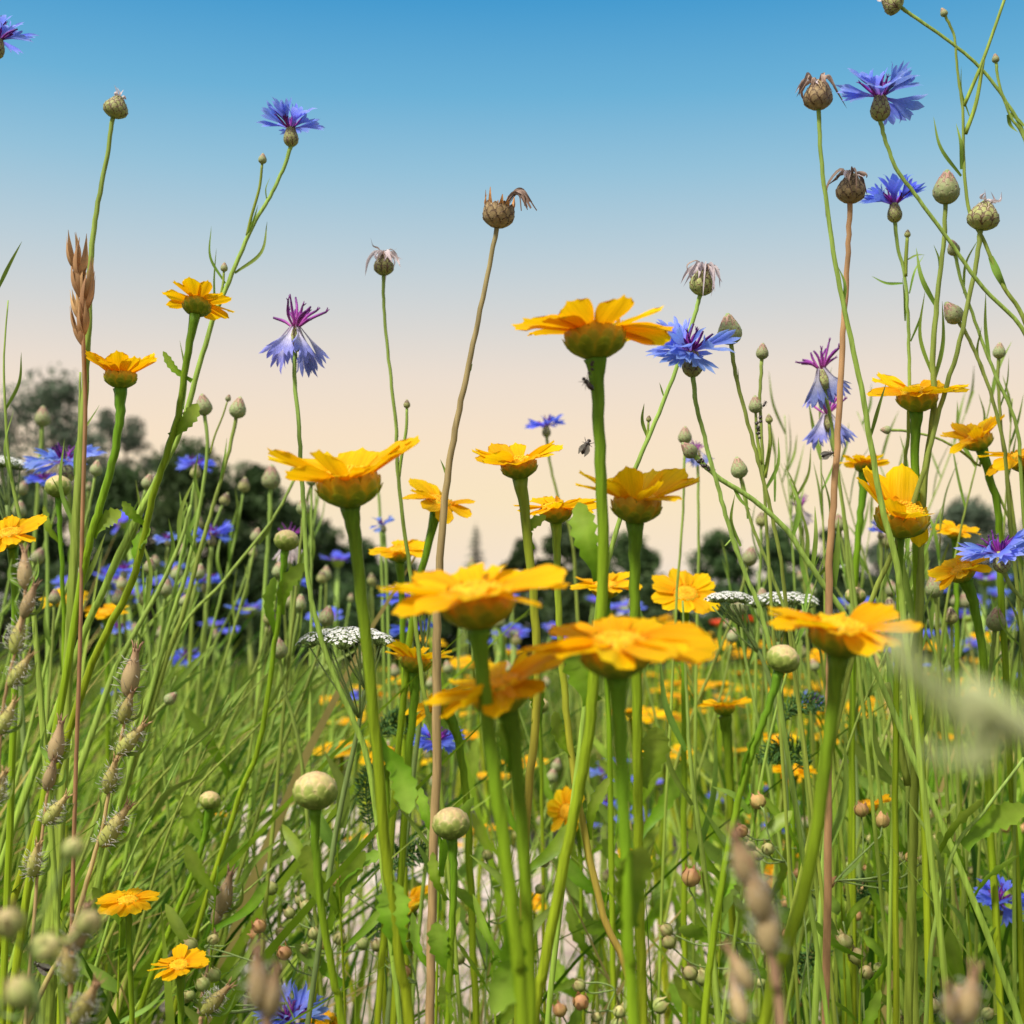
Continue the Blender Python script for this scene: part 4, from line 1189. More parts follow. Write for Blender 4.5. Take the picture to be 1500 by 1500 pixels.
    plant('cornflower_bud', lb, 'bud', d, [b] + pts, r[0], r[1], bud(SEED[0]), D, (0, 0), 'cstem', lv, ex, None, None, .5)

# narrow leaf shoots that leave the picture
for lb, d, pts, r, lv in [
        ('narrow bare cornflower shoot rising at the picture edge by the airy tree', .80, [(12, 440), (6, 540), (14, 680), (36, 790), (50, 900)], (1.2, 6), [('lin', 8, 600, 30, 515, 3), ('lin', -4, 425, 30, 352, 3), ('lin', 22, 720, 20, 600, 4)]),
        ('stout pale shoot with narrow leaves just behind the dry grass stalk', .85, [(118, 545), (116, 640), (110, 740), (104, 860), (96, 1010)], (2, 9), [('lin', 112, 720, 140, 590, 4), ('lin', 106, 820, 80, 700, 4), ('lin', 104, 880, 150, 780, 5)]),
        ('long slanting pale shoot crossing before the dark hedge', .95, [(280, 740), (262, 800), (230, 870), (180, 960), (140, 1060)], (3, 8), [('lin', 262, 800, 282, 700, 4), ('lin', 240, 850, 250, 760, 4), ('lin', 215, 890, 200, 780, 4)]),
        ('reddish upright shoot behind the single blurred marigold', .85, [(1232, 1010), (1212, 1090), (1214, 1180), (1204, 1300)], (4, 8), [('lin', 1212, 1250, 1238, 1080, 7, -.1)]),
        ('thick upright grass-like shoot beside the dark hollow', .9, [(1000, 880), (1005, 1000), (1012, 1120), (1030, 1260), (1042, 1380)], (2, 7), [('lin', 1020, 1260, 1045, 1060, 8), ('lin', 1005, 1100, 965, 960, 6), ('lin', 1014, 1180, 975, 1050, 6)]),
        ('upright shoot at the lower picture corner with broad green leaves', .75, [(1500, 1110), (1440, 1190), (1400, 1240), (1370, 1350), (1356, 1500)], (3, 6), [('mar', 1412, 1240, 1500, 1180, 18, .05), ('mar', 1370, 1260, 1440, 1170, 14, .1), ('lin', 1385, 1330, 1330, 1170, 7)]),
        ('pale twin-stemmed shoot in the thick of the crowded stems', .85, [(1318, 880), (1324, 1000), (1330, 1120), (1336, 1300), (1340, 1500)], (4, 9), [('lin', 1330, 1100, 1300, 960, 7), ('lin', 1334, 1240, 1366, 1100, 7), ('lin', 1330, 1160, 1280, 1040, 6)])]:
    SEED[0] += 1
    plant('cornflower_shoot', lb, 'plant', d, pts, r[0], r[1], None, 1, (0, 0), 'cstem', lv)

# ------------------------------------------------------------------ yarrow
def floret_cluster(seed, n, w):
    r = random.Random(seed)
    mb = MB(); mg = MB()
    for k in range(n):
        rr = w * math.sqrt((k + .5) / n); a = k * 2.39996
        c = Vector((rr * math.cos(a), rr * math.sin(a), -.42 * rr * rr / w + r.uniform(-.03, .03) * w))
        s = w * .86 / math.sqrt(n)
        up = Vector((c.x / w * .7 + r.uniform(-.2, .2), c.y / w * .7 + r.uniform(-.2, .2), 1)).normalized()
        e = up.orthogonal().normalized(); f = up.cross(e)
        for p in range(5):
            t = 1.2566 * p + r.uniform(-.2, .2)
            o = e * math.cos(t) + f * math.sin(t); q = up.cross(o)
            mb.add([c + o * .2 * s, c + o * .6 * s + q * .42 * s + up * .05 * s, c + o * 1.0 * s + q * .2 * s - up * .06 * s, c + o * 1.0 * s - q * .2 * s - up * .06 * s, c + o * .6 * s - q * .42 * s + up * .05 * s], [(0, 1, 2, 3, 4)], [.6, .9, 1, 1, .9])
        tube(mb, [c - up * .2 * s, c + up * .12 * s], [.3 * s, .2 * s], 6, [0, .15])
        tube(mg, [c - up * 1.5 * s, c - up * .9 * s, c - up * .1 * s], [.18 * s, .42 * s, .34 * s], 6, [.5, .6, .7])
        tube(mg, [Vector((c.x * .2, c.y * .2, -w * .9)), c - up * 1.4 * s], .07 * s + .0002, 4)
    return mb.mesh('florets', [M['yarw']]), mg.mesh('stalks', [M['yars']])


YC = [floret_cluster(i, 15 + 4 * i, .0085) for i in range(4)]


def yarrow(label, d, cx, cy, wpx, pts, tilt=0, ncl=13, seed=0):
    r = random.Random(seed)
    s = d / F
    w = stem_pts(pts, d)
    root = link('yarrow', None)
    root.location = w[-1] + Vector((0, 0, .01))
    tag(root, label, 'flower')
    sm = spline(w, 6)
    mb = MB()
    tube(mb, sm, [(2.6 + 1.6 * min(1, i / 10)) * s for i in range(len(sm))], 7, None, 0, .08)
    link('stem', mb.mesh('stem', [M['yars']], root.location), root)
    top = sm[0]
    c = P(cx, cy, d)
    Wd = wpx * s / 2
    for k in range(ncl):
        rr = (Wd - .006) * math.sqrt((k + .3) / ncl); a = k * 2.39996 + seed
        p = c + Vector((rr * math.cos(a), rr * math.sin(a), -.22 * rr * rr / Wd + math.tan(R(tilt)) * rr * math.cos(a) + .08 * rr * math.sin(a)))
        mb = MB()
        st = sm[min(4, len(sm) - 1)] if rr > Wd * .5 else top
        tube(mb, spline([st, st.lerp(p, .55) + Vector((0, 0, -.006)), p + Vector((0, 0, -.008))], 3), 1.3 * s, 5)
        link('branch', mb.mesh('branch', [M['yars']], root.location), root)
        fl, sk = YC[r.randrange(4)]
        m = Matrix.Translation(p - root.location) @ Matrix.Rotation(R(6), 4, 'X') @ Matrix.Rotation(R(20 * rr / Wd * math.cos(a)), 4, 'Y') @ Matrix.Rotation(r.uniform(0, 6), 4, 'Z') @ Matrix.Scale(r.uniform(.85, 1.1) * min(1, Wd / .022), 4)
        h = link('flower_head', None, root, m); h.empty_display_size = .1
        link('florets', fl, h); link('stalks', sk, h)


yarrow('broad flat white yarrow head behind the thick marigold stem over the grass', .86, 512, 918, 148, [(535, 1010), (522, 1080), (500, 1180), (480, 1300)], -1, 15, 1)
yarrow('small white yarrow head peeping from behind the flat blurred marigold', .98, 618, 882, 80, [(622, 960), (616, 1050), (600, 1180)], 6, 8, 2)
yarrow('white yarrow head nearest the face-on marigold', .92, 1066, 866, 80, [(1090, 920), (1124, 985), (1150, 1100)], 2, 10, 3)
yarrow('wider white yarrow head behind the single blurred marigold', .96, 1150, 866, 128, [(1140, 940), (1144, 1010), (1150, 1140)], 0, 13, 4)
yarrow('yarrow head cut off by the picture edge beside the blue cornflower pair', 1.05, 4, 668, 84, [(10, 740), (22, 860)], -4, 9, 5)
yarrow('tiny yarrow tuft below the half-stripped marigold', 1.2, 1244, 826, 40, [(1246, 880), (1248, 980)], 0, 5, 6)


def feather(label, d, pts, wpx, n=26):
    SEED[0] += 1
    r = random.Random(SEED[0])
    s = d / F
    w = [P(x, y, d) for x, y in pts]
    full = ground_run(w[::-1])
    root = link('yarrow_leaf', None)
    root.location = full[-1] + Vector((0, 0, .01))
    tag(root, label, 'leaf')
    sm = spline(w[::-1], 8)
    mb = MB()
    tube(mb, spline(full, 6), 1.2 * s, 5)
    link('stalk', mb.mesh('stalk', [M['fern']], root.location), root)
    mb = MB()
    m = len(sm)
    for k in range(n):
        t = (k + .5) / n * .72
        i = int(t * (m - 1))
        c = sm[i].lerp(sm[min(i + 1, m - 1)], t * (m - 1) - i)
        tv = (sm[i] - sm[min(i + 1, m - 1)]).normalized()
        L = wpx * s * (.25 + math.sin(min(1, t / .72 + .05) * 2.6)) * .7
        for sg in (-1, 1):
            q = (tv.cross(FW) * sg + Vector((0, r.uniform(-.8, .8), 0)) + tv * .6).normalized()
            for z in range(4):
                o = (q + Vector((r.uniform(-.5, .5), r.uniform(-.5, .5), r.uniform(-.5, .5)))).normalized()
                b = c + q * L * .3 * z * .8
                tube(mb, [b, b + o * L * .3, b + o * L * .55], [.9 * s, 1.1 * s, .3 * s], 4)
    link('leaflets', mb.mesh('leaflets', [M['fern']], root.location), root)


feather('dark feathery leaf reaching out over the flat orange marigold', 1.0, [(1190, 1180), (1180, 1120), (1150, 1096), (1110, 1112)], 26)
feather('dark feathery leaf beside the cornflower behind the single blurred marigold', 1.05, [(1160, 1120), (1150, 1050), (1180, 1030), (1212, 1034)], 20)
feather('dark feathery leaf over the sand below the withered orange marigold head', 1.0, [(560, 1320), (570, 1270), (600, 1250), (630, 1246)], 26)
feather('feathery leaf upright against the thick marigold stem', 1.0, [(548, 1260), (540, 1200), (536, 1150), (546, 1120)], 20)
feather('feathery leaf under the hanging-petal marigold', 1.05, [(540, 1120), (560, 1075), (580, 1060), (600, 1056)], 26)
feather('feathery leaf low beside the upright twin stems near the bottom', 1.0, [(1225, 1450), (1210, 1400), (1180, 1412), (1150, 1425)], 30)
feather('feathery leaf low over the sand at the toothed leaf', 1.1, [(510, 1400), (540, 1370), (560, 1355), (575, 1345)], 24)
feather('feathery leaf at the bottom below the ripe capsules', 1.0, [(1250, 1360), (1248, 1320), (1270, 1300), (1300, 1290)], 24)

# ------------------------------------------------------------------ catchfly stalks with hairy capsules
def capsule_mesh(seed, m, hairs=90):
    r = random.Random(seed)
    mb = MB()
    pr = [(.10, 0, 0), (.24, .10, .1), (.33, .28, .25), (.32, .46, .4), (.24, .64, .6), (.15, .80, .8), (.12, .93, .9), (.15, 1.0, 1)]
    lathe(mb, pr, 20, 0, .07, 10)
    for k in range(5):
        a = 1.2566 * k
        b = Vector((.12 * math.cos(a), .12 * math.sin(a), .95))
        tube(mb, [b, b + Vector((.03 * math.cos(a), .03 * math.sin(a), .12)), b + Vector((.14 * math.cos(a), .14 * math.sin(a), .22))], [.035, .03, .008], 4, [1, 1, 1])
    for k in range(hairs):
        a = r.uniform(0, 6.283); z = r.uniform(.02, .8)
        q = interp([(p[1], p[0]) for p in pr], z)
        o = Vector((math.cos(a), math.sin(a), r.uniform(-.2, .5)))
        b = Vector((q * math.cos(a), q * math.sin(a), z)) * .98
        tube(mb, [b, b + o * r.uniform(.22, .42)], [.011, .004], 3, [.3, 1], 1)
    return mb.mesh('seed_capsule', [m, M['hair']])


CAPS = {k: [capsule_mesh(i + (5 if k == 'silb' else 0), M[k], 110 if k == 'silg' else 36) for i in range(3)] for k in ('silg', 'silb')}


def catchfly(label, d, pts, r, caps, sm='silg', leaves=()):
    """caps: (base x, base y, tip x, tip y, material)"""
    SEED[0] += 1
    rnd = random.Random(SEED[0])
    root = plant('catchfly', label, 'plant', d, pts, r[0], r[1], None, 1, (0, 0), sm, leaves)
    for bx, by, tx, ty, k in caps:
        a = P(bx, by, d); b = P(tx, ty, d + rnd.uniform(-.004, .004))
        L = (b - a).length
        place(root, [('seed_capsule', CAPS[k][rnd.randrange(3)], Matrix.Diagonal((.54, .54, 1, 1)))], a, b - a, L, rnd.uniform(0, 6))
        if d > .4:
            for sg in (-1, 1):
                me = leaf_mesh('lin', a, a.lerp(b, .8) + RT * sg * L * .32, L * .06, -.25 * sg, SEED[0] + bx + sg)
                me.transform(Matrix.Translation(-root.location))
                link('bract', me, root)


catchfly('hairy catchfly stalk at the picture edge with a chain of withered capsules', .62, [(38, 828), (36, 880), (26, 940), (14, 990), (6, 1030), (0, 1090), (-8, 1300)], (2.5, 5),
         [(36, 862, 36, 806, 'silb'), (34, 905, 52, 855, 'silb'), (20, 958, 34, 900, 'silg'), (14, 1006, 45, 958, 'silg'), (-2, 1076, 22, 1026, 'silg'), (-8, 1180, 6, 1130, 'silg')])
catchfly('sharp hairy catchfly stalk with five bristly capsules over the grass', .72, [(192, 1000), (184, 1050), (172, 1108), (162, 1150), (152, 1205), (142, 1240), (128, 1290), (100, 1380), (40, 1500)], (2.6, 6.5),
         [(186, 1020, 200, 950, 'silb'), (178, 1060, 194, 1012, 'silg'), (172, 1106, 212, 1060, 'silg'), (156, 1162, 170, 1112, 'silg'), (148, 1240, 188, 1180, 'silg')], 'silg', [('lin', 143, 1240, 146, 1160, 4)])
catchfly('brown-tipped catchfly stalk between the dry grass stalk and the edge', .68, [(84, 1090), (78, 1120), (70, 1160), (64, 1210), (56, 1270), (50, 1350)], (2.4, 5),
         [(78, 1118, 90, 1056, 'silb'), (68, 1158, 80, 1110, 'silb'), (64, 1208, 98, 1166, 'silg'), (46, 1285, 56, 1236, 'silg'), (-6, 1160, 10, 1130, 'silg')])
catchfly('blurred catchfly stalk near the bottom with three pale capsules', .50, [(108, 1380), (104, 1430), (100, 1520)], (3.5, 5),
         [(108, 1392, 128, 1325, 'silb'), (104, 1440, 96, 1380, 'silg'), (110, 1500, 142, 1440, 'silg')])
catchfly('withered brown catchfly spike rising over the pale path', .92, [(318, 1350), (310, 1390), (300, 1440), (285, 1520)], (3, 4),
         [(314, 1356, 326, 1310, 'silb'), (322, 1340, 338, 1278, 'silb')], 'silb')
catchfly('green catchfly capsule leaning at the bottom beside the small tilted marigold', .85, [(295, 1490), (292, 1510), (290, 1540)], (4, 4), [(296, 1486, 336, 1444, 'silg')])
catchfly('brown out-of-focus catchfly spike in front of the sand, nearest on its side', .33, [(1128, 1390), (1138, 1450), (1146, 1520)], (9, 9),
         [(1100, 1300, 1076, 1220, 'silb'), (1118, 1350, 1098, 1262, 'silb'), (1128, 1400, 1122, 1300, 'silb'), (1100, 1450, 1066, 1388, 'silb'), (1090, 1500, 1072, 1430, 'silb')], 'silb')
catchfly('brown out-of-focus twin spikes at the bottom before the bright cornflower', .33, [(384, 1460), (390, 1490), (392, 1530)], (9, 9), [(384, 1480, 376, 1390, 'silb'), (396, 1490, 406, 1418, 'silb')], 'silb')
catchfly('brown out-of-focus twin spikes at the bottom corner', .33, [(1404, 1490), (1406, 1510), (1406, 1540)], (6, 6), [(1396, 1500, 1388, 1444, 'silb'), (1416, 1500, 1428, 1420, 'silb')], 'silb')

# ------------------------------------------------------------------ wiry plants with round seed capsules
def ball_mesh(seed, m):
    r = random.Random(seed)
    mb = MB()
    lathe(mb, [(.10, -.5, 0), (.34, -.38, .1), (.48, -.12, .3), (.49, .08, .5), (.38, .30, .7), (.20, .46, .9), (.04, .52, 1)], 14, 0, .03, 5)
    for k in range(5):
        a = 1.2566 * k + .3
        c = Vector((math.cos(a), math.sin(a), 0))
        pts = [c * .2 + Vector((0, 0, -.48)), c * .47 + Vector((0, 0, -.2)), c * .52 + Vector((0, 0, .12)), c * .40 + Vector((0, 0, .42)), c * r.uniform(.3, .55) + Vector((0, 0, r.uniform(.55, .75)))]
        ribbon(mb, pts, [.08, .2, .2, .11, .015], c, -.2, 0, [0, .2, .5, .8, 1])
    return mb.mesh('seed_capsule', [m])


BALL = {k: [ball_mesh(i, M[k]) for i in range(3)] for k in ('capg', 'capo')}


def capsule_plant(label, d, stem, caps, r=1.6, sm='yars', group=None):
    SEED[0] += 1
    rnd = random.Random(SEED[0])
    root = plant('capsule_plant', label, 'plant', d, stem, r, r * 1.5, None, 1, (0, 0), sm, group=group)
    for x, y, sz, k in caps:
        jd = d + rnd.uniform(-.02, .02) * min(1, d * 2 - .5)
        a = P(x, y + sz * .5, jd)
        j = min(range(len(stem)), key=lambda i: abs(stem[i][0] - x) + (abs(stem[i][1] - y) if stem[i][1] > y + 8 else 400))
        b = P(stem[j][0], stem[j][1], d)
        pts = spline([a, a.lerp(b, .35) + Vector((0, 0, -.12 * (b - a).length)) + RT * rnd.uniform(-.1, .1) * (b - a).length, b], 4)
        mb = MB()
        tube(mb, pts, r * .8 * d / F, 5)
        link('branch', mb.mesh('branch', [M[sm]], root.location), root)
        ax = (a - pts[1]).normalized() + Vector((rnd.uniform(-.3, .3), rnd.uniform(-.3, .3), .2))
        place(root, [('seed_capsule', BALL[k][rnd.randrange(3)], Matrix.Translation((0, 0, .45)))], a, ax, sz * d / F, rnd.uniform(0, 6))


capsule_plant('wiry capsule plant over the sand between the big round bud and the toothed leaf', .95, [(505, 1262), (508, 1300), (560, 1340), (590, 1380), (610, 1440), (615, 1520)],
              [(503, 1256, 17, 'capg'), (536, 1380, 18, 'capg'), (594, 1420, 18, 'capo'), (556, 1384, 17, 'capg'), (604, 1360, 12, 'capg')])
capsule_plant('wiry capsule plant before the leaning grass with nodding green capsules', .90, [(440, 1310), (462, 1362), (470, 1390), (460, 1430), (450, 1520)],
              [(453, 1326, 18, 'capg'), (440, 1318, 13, 'capg'), (428, 1336, 16, 'capg'), (384, 1354, 20, 'capo'), (420, 1393, 20, 'capo'), (462, 1366, 18, 'capg'), (448, 1390, 15, 'capg')])
capsule_plant('wiry capsule plant spreading above the small tilted marigold', .88, [(330, 1386), (300, 1386), (345, 1400), (390, 1420), (420, 1470), (440, 1530)],
              [(287, 1380, 20, 'capg'), (302, 1440, 20, 'capg'), (320, 1425, 19, 'capg'), (284, 1455, 14, 'capg'), (278, 1456, 17, 'capg'), (310, 1372, 16, 'capg')])
capsule_plant('wiry capsule plant with a ripe crowned capsule under the marigold bud stem', .88, [(1118, 1184), (1128, 1230), (1150, 1262), (1170, 1300), (1180, 1360), (1186, 1460), (1190, 1530)],
              [(1114, 1170, 22, 'capo'), (1092, 1213, 18, 'capo'), (1105, 1236, 15, 'capg'), (1126, 1240, 18, 'capg'), (1116, 1250, 16, 'capg'), (1204, 1286, 22, 'capo')])
capsule_plant('wiry capsule plant over the pale sand behind the brown blurred catchfly', .90, [(1014, 1310), (1030, 1350), (1045, 1362), (1090, 1380), (1110, 1420), (1130, 1520)],
              [(1010, 1284, 26, 'capo'), (983, 1358, 19, 'capg'), (985, 1378, 20, 'capg'), (1016, 1422, 22, 'capg'), (1034, 1430, 24, 'capg'), (1150, 1366, 16, 'capo')])
capsule_plant('wiry capsule plant with tan capsules beside the stout upright stems', .90, [(1290, 1225), (1264, 1250), (1225, 1290), (1200, 1330), (1172, 1460), (1170, 1530)],
              [(1262, 1186, 20, 'capo'), (1292, 1200, 21, 'capo'), (1328, 1252, 16, 'capo'), (1310, 1256, 18, 'capg'), (1354, 1276, 18, 'capg'), (1348, 1258, 14, 'capg')])
capsule_plant('wiry capsule plant low beside the brown curled tendril', .90, [(1235, 1350), (1245, 1395), (1262, 1430), (1268, 1520)],
              [(1242, 1378, 24, 'capg'), (1256, 1400, 24, 'capg'), (1266, 1420, 20, 'capg'), (1232, 1372, 16, 'capg'), (1282, 1415, 14, 'capg')])
capsule_plant('wiry capsule plant at the bottom between the two blurred thick stems', .95, [(855, 1440), (880, 1440), (900, 1450), (890, 1480), (885, 1530)],
              [(856, 1440, 18, 'capg'), (852, 1462, 22, 'capo'), (824, 1478, 20, 'capo'), (906, 1480, 18, 'capg'), (900, 1500, 18, 'capg'), (958, 1468, 22, 'capg'), (876, 1488, 15, 'capg')])
capsule_plant('wiry capsule plant behind the lower round bud over the sand', 1.0, [(714, 1262), (720, 1300), (716, 1350), (712, 1420), (710, 1520)],
              [(714, 1250, 16, 'capg'), (790, 1258, 17, 'capg'), (742, 1340, 15, 'capg'), (692, 1346, 16, 'capg'), (678, 1400, 20, 'capg'), (786, 1300, 14, 'capg')])
capsule_plant('out-of-focus green capsules in the bottom corner, nearest of all', .33, [(40, 1390), (50, 1430), (55, 1480), (60, 1540)],
              [(18, 1345, 44, 'capg'), (60, 1375, 42, 'capg'), (120, 1344, 36, 'capg'), (42, 1450, 46, 'capg'), (0, 1465, 40, 'capg'), (100, 1240, 30, 'capg')], 4)
capsule_plant('wiry capsule plant at the bottom corner with drooping capsules', .9, [(1400, 1500), (1410, 1510), (1415, 1540)],
              [(1340, 1490, 22, 'capg'), (1320, 1480, 20, 'capg'), (1370, 1470, 22, 'capg'), (1440, 1480, 18, 'capg')])

# ------------------------------------------------------------------ dry grass stalk and near grass panicles
def spikelet(mb, base, dr, L, r, mi=0):
    e = dr.orthogonal().normalized()
    for k in range(4):
        q = Quaternion(dr, k * 1.57 + r.uniform(-.3, .3)) @ e
        b = base + q * L * .03
        t = base + dr * L * r.uniform(.85, 1.1) + q * L * .12
        m = base.lerp(t, .45) + q * L * .09
        ribbon(mb, spline([b, m, t], 4), [L * w for w in (.03, .065, .085, .09, .085, .07, .045, .02, .005)], q, -.5, mi)


SEED[0] += 1
d_ = .78
rs = random.Random(3)
stalk = stem_pts([(112, 352), (122, 420), (122, 500), (125, 600), (121, 750), (117, 950), (111, 1130), (106, 1320), (102, 1500)], d_)
root = link('dry_grass_stalk', None)
root.location = stalk[-1] + Vector((0, 0, .01))
tag(root, 'tall straw-brown grass stalk with a spike of dry spikelets', 'grass')
mb = MB()
sm_ = spline(stalk, 6)
tube(mb, sm_, [(1.2 + 2.0 * min(1, i / 12)) * d_ / F for i in range(len(sm_))], 6)
link('stem', mb.mesh('stem', [M['strw']], root.location), root)
for bx, by, tx, ty in [(112, 398, 104, 336), (115, 412, 122, 346), (117, 435, 110, 378), (124, 440, 130, 380), (118, 470, 108, 425), (122, 460, 133, 402), (120, 505, 110, 460), (118, 495, 108, 450), (124, 490, 122, 440)]:
    mb = MB()
    a = P(bx, by, d_); b = P(tx, ty, d_ + rs.uniform(-.006, .006))
    spikelet(mb, a, (b - a).normalized(), (b - a).length, rs)
    link('spikelet', mb.mesh('spikelet', [M['strw']], root.location), root)


def panicle(label, d, pts, seed, n=70, spread=30, smat='pan'):
    r = random.Random(seed)
    s = d / F
    w = [P(x, y, d) for x, y in pts]
    low = w[-1]
    full = w + [Vector((low.x + .10, low.y + .03, low.z - .08)), Vector((low.x + .16, low.y + .06, -.01))]
    root = link('grass_panicle', None)
    root.location = full[-1] + Vector((0, 0, .01))
    tag(root, label, 'grass')
    sm = spline(full, 6)
    mb = MB()
    tube(mb, sm, [(5 + 11 * min(1, i / 12)) * s for i in range(len(sm))], 6)
    link('stem', mb.mesh('stem', [M[smat]], root.location), root)
    mb = MB()
    k_ = len(pts) * 6 - 8
    for k in range(n):
        t = r.random()
        c = sm[int(t * k_)]
        o = Vector((r.gauss(0, 1), r.gauss(0, 1), r.gauss(0, 1))) * spread * s * (.35 + .8 * t)
        dr = (sm[0] - c + o * .8 + Vector((0, 0, .001))).normalized()
        spikelet(mb, c + o, dr, r.uniform(26, 46) * s, r)
        tube(mb, [c, c + o * .6, c + o], 1.2 * s, 4)
    link('spikelets', mb.mesh('spikelets', [M[smat]], root.location), root)


panicle('very blurred pale grass panicle close to the lens, its tip upward', .150, [(1318, 958), (1356, 1004), (1408, 1046), (1466, 1074), (1530, 1100)], 5, 46, 11)
panicle('very blurred green grass panicle close to the lens, the lower one', .150, [(1370, 1120), (1410, 1110), (1460, 1090), (1530, 1085)], 6, 16, 10)

# ------------------------------------------------------------------ insects
def insect(name, label, cat, x, y, d, L, ang, wings=True):
    r = random.Random(int(x))
    root = link(name, None, None, Matrix.Translation(P(x, y, d)) @ Matrix.Rotation(R(ang), 4, 'Y'))
    tag(root, label, cat)
    mb = MB()
    lathe(mb, [(.02, -.5, 0), (.13, -.40, .2), (.19, -.2, .4), (.17, 0, .6), (.09, .10, .5), (.17, .2, .5), (.17, .3, .4), (.07, .36, .3), (.13, .42, .5), (.12, .5, .6), (.03, .55, .4)], 10)
    me = mb.mesh('body', [M['black']]); me.transform(Matrix.Scale(L, 4)); link('body', me, root)
    for sg in (-1, 1):
        for k in range(3):
            mb = MB()
            z = .12 + .08 * k
            tube(mb, [Vector((.1 * sg, 0, z)), Vector((.28 * sg, -.08, z + (k - 1) * .15)), Vector((.36 * sg, .12, z + (k - 1) * .28))], [.022, .018, .008], 4)
            me = mb.mesh('leg', [M['black']]); me.transform(Matrix.Scale(L, 4)); link('leg', me, root)
        if wings:
            mb = MB()
            ribbon(mb, [Vector((.08 * sg, -.12, .25)), Vector((.16 * sg, -.18, .0)), Vector((.22 * sg, -.2, -.3)), Vector((.2 * sg, -.2, -.6))], [.03, .10, .13, .02], Vector((0, -1, 0)), .05)
            me = mb.mesh('wing', [M['wing']]); me.transform(Matrix.Scale(L, 4)); link('wing', me, root)


px_ = .70 / F
insect('fly', 'small dark fly hovering in the peach sky beside the tallest marigold stem', 'insect', 858, 655, .70, 24 * px_, 28)
insect('fly', 'small dark fly perched on the brown dry stem', 'insect', 1212, 666, .755, 20 * px_, 70)
insect('fly', 'dark fly low on the stems in the bottom corner', 'insect', 62, 1416, .80, 30 * px_, -65)
insect('beetle', 'tiny black beetle clinging under the tallest marigold head', 'insect', 862, 563, .592, 20 * px_, -40, False)
insect('beetle', 'tiny black beetle on the slim bud stem', 'insect', 1120, 592, .85, 12 * px_, 30, False)
k = 0
for (x0, y0, x1, y1, n, d) in [(1022, 672, 1046, 692, 9, .787), (1113, 612, 1112, 642, 7, .85), (866, 530, 864, 548, 4, .590), (1461, 1398, 1461, 1440, 4, .945)]:
    lb = {1022: 'black aphid clustered on the thick slanting stem', 1113: 'black aphid in the row on the slim bud stem', 866: 'dark aphid under the tallest marigold head', 1461: 'black aphid on the stem of the vivid blue corner cornflower'}[x0]
    for i in range(n):
        t = (i + .5) / n
        mb = MB()
        lathe(mb, [(.03, -.5, 0), (.26, -.3, .3), (.34, 0, .6), (.24, .3, .4), (.06, .5, .3)], 8)
        for sg in (-1, 1):
            for q in range(3):
                tube(mb, [Vector((.2 * sg, .1, -.15 + .2 * q)), Vector((.5 * sg, .2, -.25 + .3 * q))], [.05, .02], 4)
        me = mb.mesh('aphid', [M['black']])
        me.transform(Matrix.Scale(rs.uniform(5, 8) * d / F, 4))
        o = link('aphid', me, None, Matrix.Translation(P(x0 + (x1 - x0) * t + rs.uniform(-4, 4), y0 + (y1 - y0) * t + rs.uniform(-3, 3), d)) @ Matrix.Rotation(rs.uniform(0, 6), 4, 'Y'))
        tag(o, lb, 'insect', lb.replace('black aphid', 'aphids').replace('dark aphid', 'aphids'))

# ------------------------------------------------------------------ the ranks behind: buds, cornflowers and marigolds nothing tells apart
def filler_bud(zone, label, group, n, xr, yr, dr, lean, seed):
    r = random.Random(seed)
    for i in range(n):
        x = r.uniform(*xr); y = r.uniform(*yr); d = r.uniform(*dr)
        lx = r.gauss(lean, 48)
        SEED[0] += 1
        pts = [(x, y), (x - lx * .25, y + 60), (x - lx * .8, y + 150), (x - lx * 1.5, y + 270)]
        lv = []
        for k in range(r.choice((1, 2, 3))):
            t = r.uniform(.2, .9)
            q = (x - lx * .8 * t, y + 150 * t + 20)
            lv.append(('lin', q[0], q[1], q[0] + lx * .2 + r.uniform(-16, 24), q[1] - r.uniform(45, 110), r.uniform(2.4, 4.2) / d))
        plant('cornflower_bud', label, 'bud', d, pts, 2.6 / d, 4.2 / d, bud(r.randrange(4), r.random() < .25), r.uniform(22, 34) / d, (0, 0), 'cstem', lv, (), group, None, .3, 6)


filler_bud('a', 'blurred pale cornflower bud on a slender stem before the dark hedge', 'cornflower buds before the dark hedge', 44, (20, 480), (690, 940), (1.0, 1.7), 40, 11)
filler_bud('b', 'blurred cornflower bud low between the blurred middle marigolds', 'cornflower buds between the middle marigolds', 16, (500, 1040), (820, 1010), (1.3, 2.0), 10, 12)
filler_bud('c', 'slender cornflower bud in the crowded stems near the picture edge', 'cornflower buds in the crowded stems', 30, (1060, 1500), (770, 1010), (1.0, 1.7), -12, 13)
filler_bud('d', 'small bud low in the stems above the path', 'small buds low over the path', 26, (380, 1400), (1100, 1330), (1.3, 1.9), 12, 14)


